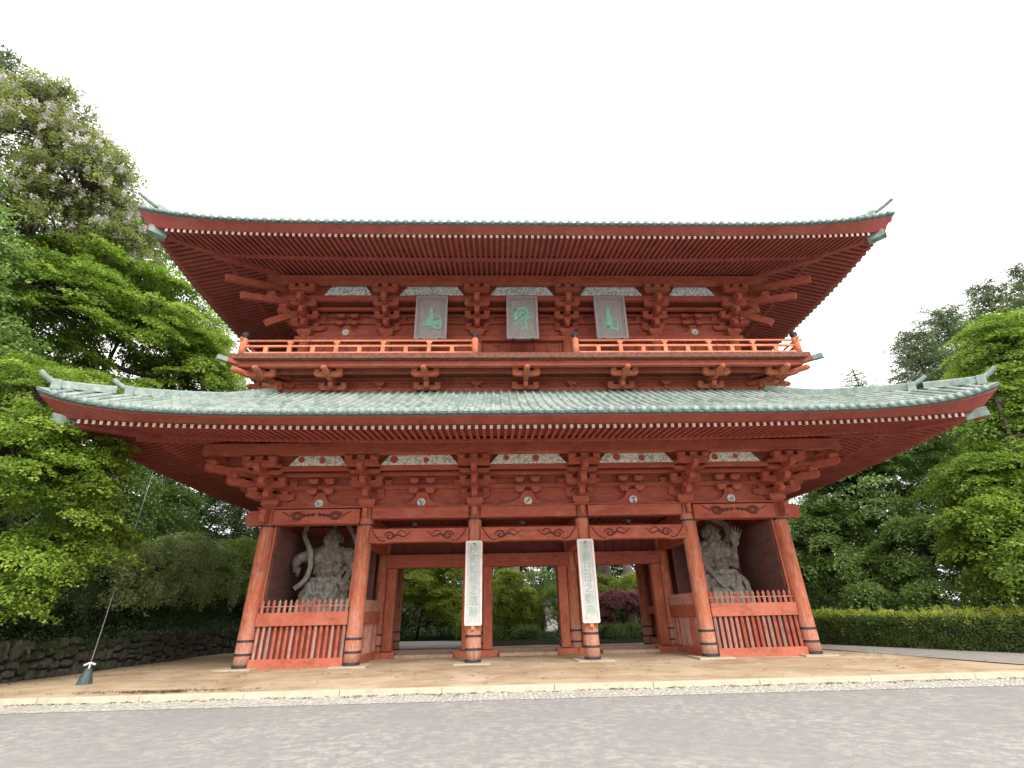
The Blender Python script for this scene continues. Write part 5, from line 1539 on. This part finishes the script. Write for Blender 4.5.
tree('maple_tree', 'bright yellow-green maple behind the hedge at the edge of the picture', 'tree', (24.5, 1.5, 0),
     [(24.6, 1.4, 9.8, 3.0, 2.6, 2.6, 130), (26.2, 1.2, 13.4, 2.8, 2.4, 2.6, 110), (22.2, 1.2, 6.6, 2.5, 2.2, 2.1, 105), (20.4, .4, 4.2, 2.1, 1.9, 1.9, 90), (19.7, -1.6, 2.7, 1.9, 1.7, 1.4, 80), (23.4, -1.0, 5.6, 2.6, 2.2, 2.4, 100), (22, -2, 2.6, 2.2, 1.8, 1.6, 70)],
     MAPLE, .15, 115, .80, .08, .30, .28, tilt=.45, seed=43, tone=(.0, .85))
tree('young_tree', 'small yellow-leaved tree rising between the dense tree and the bright maple', 'tree', (28, 6, 0),
     [(26.8, 4.6, 12.6, 2.6, 2.2, 1.8, 75), (29.4, 5.2, 14.2, 2.6, 2.2, 2.0, 70)], YELLOWG, .16, 95, .85, .09, .25, .28, seed=44, tone=(.1, 1))
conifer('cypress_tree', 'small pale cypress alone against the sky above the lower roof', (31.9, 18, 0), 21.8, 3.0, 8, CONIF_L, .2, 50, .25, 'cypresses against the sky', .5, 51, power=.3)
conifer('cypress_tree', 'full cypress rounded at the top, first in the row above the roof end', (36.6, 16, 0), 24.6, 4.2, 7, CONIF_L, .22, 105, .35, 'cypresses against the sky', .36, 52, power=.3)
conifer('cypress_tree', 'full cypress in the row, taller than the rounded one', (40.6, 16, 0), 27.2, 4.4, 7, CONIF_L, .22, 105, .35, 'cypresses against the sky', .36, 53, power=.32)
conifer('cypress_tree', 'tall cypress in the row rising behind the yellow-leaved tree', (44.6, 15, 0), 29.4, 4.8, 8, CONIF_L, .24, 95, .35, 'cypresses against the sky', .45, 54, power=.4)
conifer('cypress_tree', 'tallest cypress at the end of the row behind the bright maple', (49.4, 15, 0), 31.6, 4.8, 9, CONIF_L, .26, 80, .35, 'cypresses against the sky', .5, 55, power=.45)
for i, (x, y, h) in enumerate(((26, 20, 12), (31, 22, 16), (21, 18, 9))):
    conifer('cypress_tree', ['dark cypress deep behind the dense tree', 'dark cypress behind the small pale one', 'low dark cypress right behind the end of the hedge'][i], (x, y, 0), h, 4.4, .3, CONIF, .24, 50, .3, 'dark cypresses behind the dense tree', .5, 60 + i, power=.4)
for i, (x, y, h) in enumerate(((33, 6, 13), (36, -1, 12), (30, -4, 8))):
    conifer('cypress_tree', ['dark cypress in the gap behind the yellow-leaved tree', 'dark cypress at the picture edge behind the bright maple', 'low dark cypress closing the gap behind the end of the hedge'][i], (x, y, 0), h, 4.4, .3, CONIF, .24, 45, .3, 'dark cypresses behind the bright maple', .5, 65 + i, power=.4)

shrub('bright loose shrub just behind the near end of the hedge', (22, 2, 0), [(19.6, .6, 1.8, 1.5, 1.3, 1.4, 80), (22.6, 3.0, 2.4, 2.0, 1.6, 1.9, 95), (25.8, 6.5, 2.8, 2.4, 1.8, 2.4, 95)], MAPLE_D, .13, 110, .5, 46, 'shrubs behind the hedge', tone=(.2, 1))
shrub('dark loose shrub in the shade behind the middle of the hedge', (18.6, 3, 0), [(18.4, 2.6, 1.5, 1.4, 1.4, 1.3, 70), (17.4, 5.4, 1.5, 1.3, 1.3, 1.3, 60)], BROAD, .12, 120, .45, 47, 'shrubs behind the hedge', tone=(.0, .7))
# ---- seen through the gate
tree('maple_tree', 'fresh green layered maple seen through the passage on the fist statue side', 'tree', (-7.8, 23.0, 0),
     [(-7.8, 21.6, 3.6, 2.4, 1.8, 1.6, 115), (-5.5, 21.0, 2.4, 1.8, 1.4, 1.4, 75), (-8.6, 22.4, 5.2, 2.4, 1.8, 1.2, 75), (-5.3, 22, 5.0, 1.8, 1.5, 1.0, 50)], YELLOWG, .13, 170, .7, .06, .25, .12, tilt=.5, seed=71, tone=(.5, 1), shell=.6)
tree('maple_tree', 'rounded green maple seen through the middle passage', 'tree', (-.8, 21.5, 0),
     [(-1.2, 20.2, 2.3, 1.7, 1.4, 1.9, 110), (.6, 20.4, 2.0, 1.5, 1.2, 1.7, 95), (-.4, 20.8, 4.0, 1.5, 1.1, .9, 60)], YELLOWG, .125, 170, .58, .1, .25, .1, tilt=.9, seed=72, tone=(.35, 1), shell=.65)
tree('red_maple_tree', 'dark red leaved maple seen through the passage on the open palm statue side', 'tree', (8.3, 19.5, 0),
     [(7.6, 18.6, 2.2, 1.8, 1.4, 1.0, 95), (9.9, 18.8, 2.1, 1.6, 1.3, 1.1, 75), (6.2, 18.6, 1.3, 1.3, 1.0, 1.0, 65)], REDL, .11, 190, .55, .05, .25, .09, tilt=.5, seed=73, tone=(.3, 1), shell=.6)
def rshrub(label, base, cells, mat, **k):
    return shrub(label, base, cells, mat, group='shrubs behind the gate', **k)
rshrub('yellow-green shrub behind the red maple', (7.8, 23, 0), [(7.0, 22, 3.2, 1.9, 1.4, 1.4, 85), (10.2, 22.4, 3.0, 1.9, 1.4, 1.5, 75)], YELLOWG, size=.14, per=140, pr=.55, seed=74, tone=(.3, 1))
rshrub('low dark shrub under the rounded green maple', (-.6, 18.6, 0), [(-1.6, 18.8, .4, 1.4, .8, .5, 45), (.8, 18.8, .4, 1.4, .8, .5, 45)], BROAD, size=.11, per=150, pr=.4, seed=75, tone=(.0, .7))
rshrub('low green shrub at the edge of the grey path', (-3.4, 18.0, 0), [(-3.4, 17.6, .9, 1.0, .9, .9, 60)], YELLOWG, size=.11, per=160, pr=.4, seed=76, tone=(0, .7))
rshrub('thin loose shrub in front of the small white building', (3.4, 20.5, 0), [(3.3, 20, 1.8, 1.4, 1.0, 2.0, 120), (2.2, 22.5, 3.9, 1.4, 1.0, 1.2, 40), (5.2, 24, 3.4, 1.4, 1, 1.4, 50)], MAPLE_D, size=.11, per=90, pr=.45, seed=77, tone=(.4, 1))
rshrub('dark green shrub beside the rear column', (10.6, 17.0, 0), [(10.6, 16.6, .7, 1.1, .8, .8, 50), (7.2, 17, .4, 2.2, .8, .5, 60)], BROAD, size=.11, per=150, pr=.4, seed=78, tone=(.2, .9))
rshrub('dark thicket beyond the layered maple', (-10, 26, 0), [(-10, 25.5, 1.8, 3.4, 1.7, 2.2, 95), (-4.8, 26, 1.8, 3.0, 1.7, 2.2, 90)], CONIF, size=.16, per=85, pr=.75, seed=79, tone=(0, .6))
rshrub('dark thicket beyond the red maple', (10, 26.5, 0), [(9.5, 26.5, 1.8, 3.8, 1.7, 2.1, 100)], CONIF, size=.16, per=85, pr=.75, seed=80, tone=(0, .6))
rshrub('dark thicket beyond the rounded green maple', (0, 26, 0), [(-.5, 25.5, 1.9, 2.6, 1.6, 2.3, 90)], CONIF, size=.16, per=85, pr=.75, seed=86, tone=(0, .6))
def bare_cedar(label, x, y, r, seed):
    return conifer('cedar_tree', label, (x, y, 0), 26, 2.6, 13.0, CONIF, .3, 26, r, 'tall cedars behind the gate', .7, seed, power=.6, barkm=CEDARBARK)
bare_cedar('thick cedar trunk nearest beyond the red maple', 7.6, 22, .60, 81)
bare_cedar('slimmer cedar trunk standing beside the thick one', 10.3, 25, .46, 82)
bare_cedar('slim cedar trunk showing above the rounded green maple', .5, 29, .42, 83)
bare_cedar('cedar trunk half hidden by the lintel over the layered maple', -2.2, 31, .42, 84)
bare_cedar('cedar trunk standing beyond the rear column', 13.4, 27, .45, 85)
BG = [(-24, 33), (-20, 35), (-16, 33), (-12, 32), (-8.0, 34), (-4.0, 37), (-1, 40), (9.5, 36), (14, 35), (18, 33), (22, 32), (12, 41), (-14, 39), (1.4, 38), (5.8, 50), (6.6, 40), (26, 35), (-6.5, 41)]
for i, (x, y) in enumerate(BG):
    t = conifer('cedar_tree', 'dark cedar closing the view behind the gate', (x, y, 0), 16 + (i % 3) * 2, 3.6, .3, CONIF, .28, 42, .3, 'dark cedars closing the view behind the gate', .5, 90 + i, power=.4)
# small white building beyond the trees
hb_ = empty('white_building', (4.7, 35, 0), 'small white walled building half hidden behind the thin shrub and the trees', 'building')
mb = MB(); mb.box(-1.0, 1.0, -1.2, 1.2, 0, 2.5); mb.build('wall', simple('white_plaster', (.78, .78, .76), .8, .08, 3), hb_)
mb = MB(); mb.prism([(-1.3, 2.45), (1.3, 2.45), (.6, 3.1), (-.6, 3.1)], (0, 0, 0), (1, 0, 0), (0, 0, 1), (0, 1, 0), 3.0); mb.build('roof', simple('grey_roof', (.16, .16, .16), .8, .2, 8), hb_)

# ---- guy wire and its guard
gw = empty('guy_wire', (-13.5, -3.6, 0), 'thin steel guy wire slanting up into the trees from a green mesh guard', 'guy wire')
mb = MB(); top = Vector((-8.46, 11.96, 15.1))
mb.tube([(0, 0, .05), tuple(top * .5 - Vector((0, 0, .06))), tuple(top)], .012, 6); mb.build('wire', simple('galvanised_steel', (.35, .36, .36), .4, .1, 5, .6), gw)
mb = MB(); mb.tube([(0, 0, -.02), (-.02, .03, .52)], .025, 10); mb.tube([(-.17, 0, .48), (-.02, .02, .54), (.15, 0, .50)], .028, 8); mb.build('anchor_post', simple('white_painted_steel', (.62, .64, .62), .5, .1), gw)
mb = MB(); n = 14
mb.lathe((0, 0, 0), [(.20, -.01), (.16, .16), (.10, .34), (.08, .40)], n); mb.build('mesh_guard', simple('green_plastic_guard', (.05, .085, .08), .6, .5, 20), gw)

# ---- litter: fallen leaves along the kerb and over the ground
lt = []
for _ in range(700):
    q = rr.random()
    if q < .45: x, y, z = rr.uniform(-16, 16), -6.3 - abs(rr.gauss(0, .18)), -.11 if True else 0
    elif q < .8: x, y, z = rr.uniform(-16.3, 14), rr.uniform(-6.2, 3), .02
    else: x, y, z = rr.uniform(-14, 14), rr.uniform(-15, -7.8), -.12
    if q < .45 and y > -6.52: y -= .25
    if q >= .8: continue
    if q >= .45 and q < .8 and -10.9 < x < 10.9 and y > -.6: continue
    lt.append([x, y, z, 1, 0, 0, rr.uniform(-.1, .1), rr.uniform(-.1, .1), 1, .10, .08, .004, 0, rr.random()])
for _ in range(160):
    x = rr.gauss(-9.8, .9); y = rr.gauss(-5.9, .12)
    lt.append([x, y, .02, 1, 0, 0, 0, 0, 1, .12, .06, .006, 0, rr.random() * .5])
LIT = leaf_mat('fallen_leaf', [(0, (.06, .045, .03)), (.5, (.17, .12, .06)), (1, (.30, .26, .11))], .1, .9)
lo = foliage('fallen_leaves', lt, LIT, None, .05, 60, .25); lo['kind'] = 'stuff'
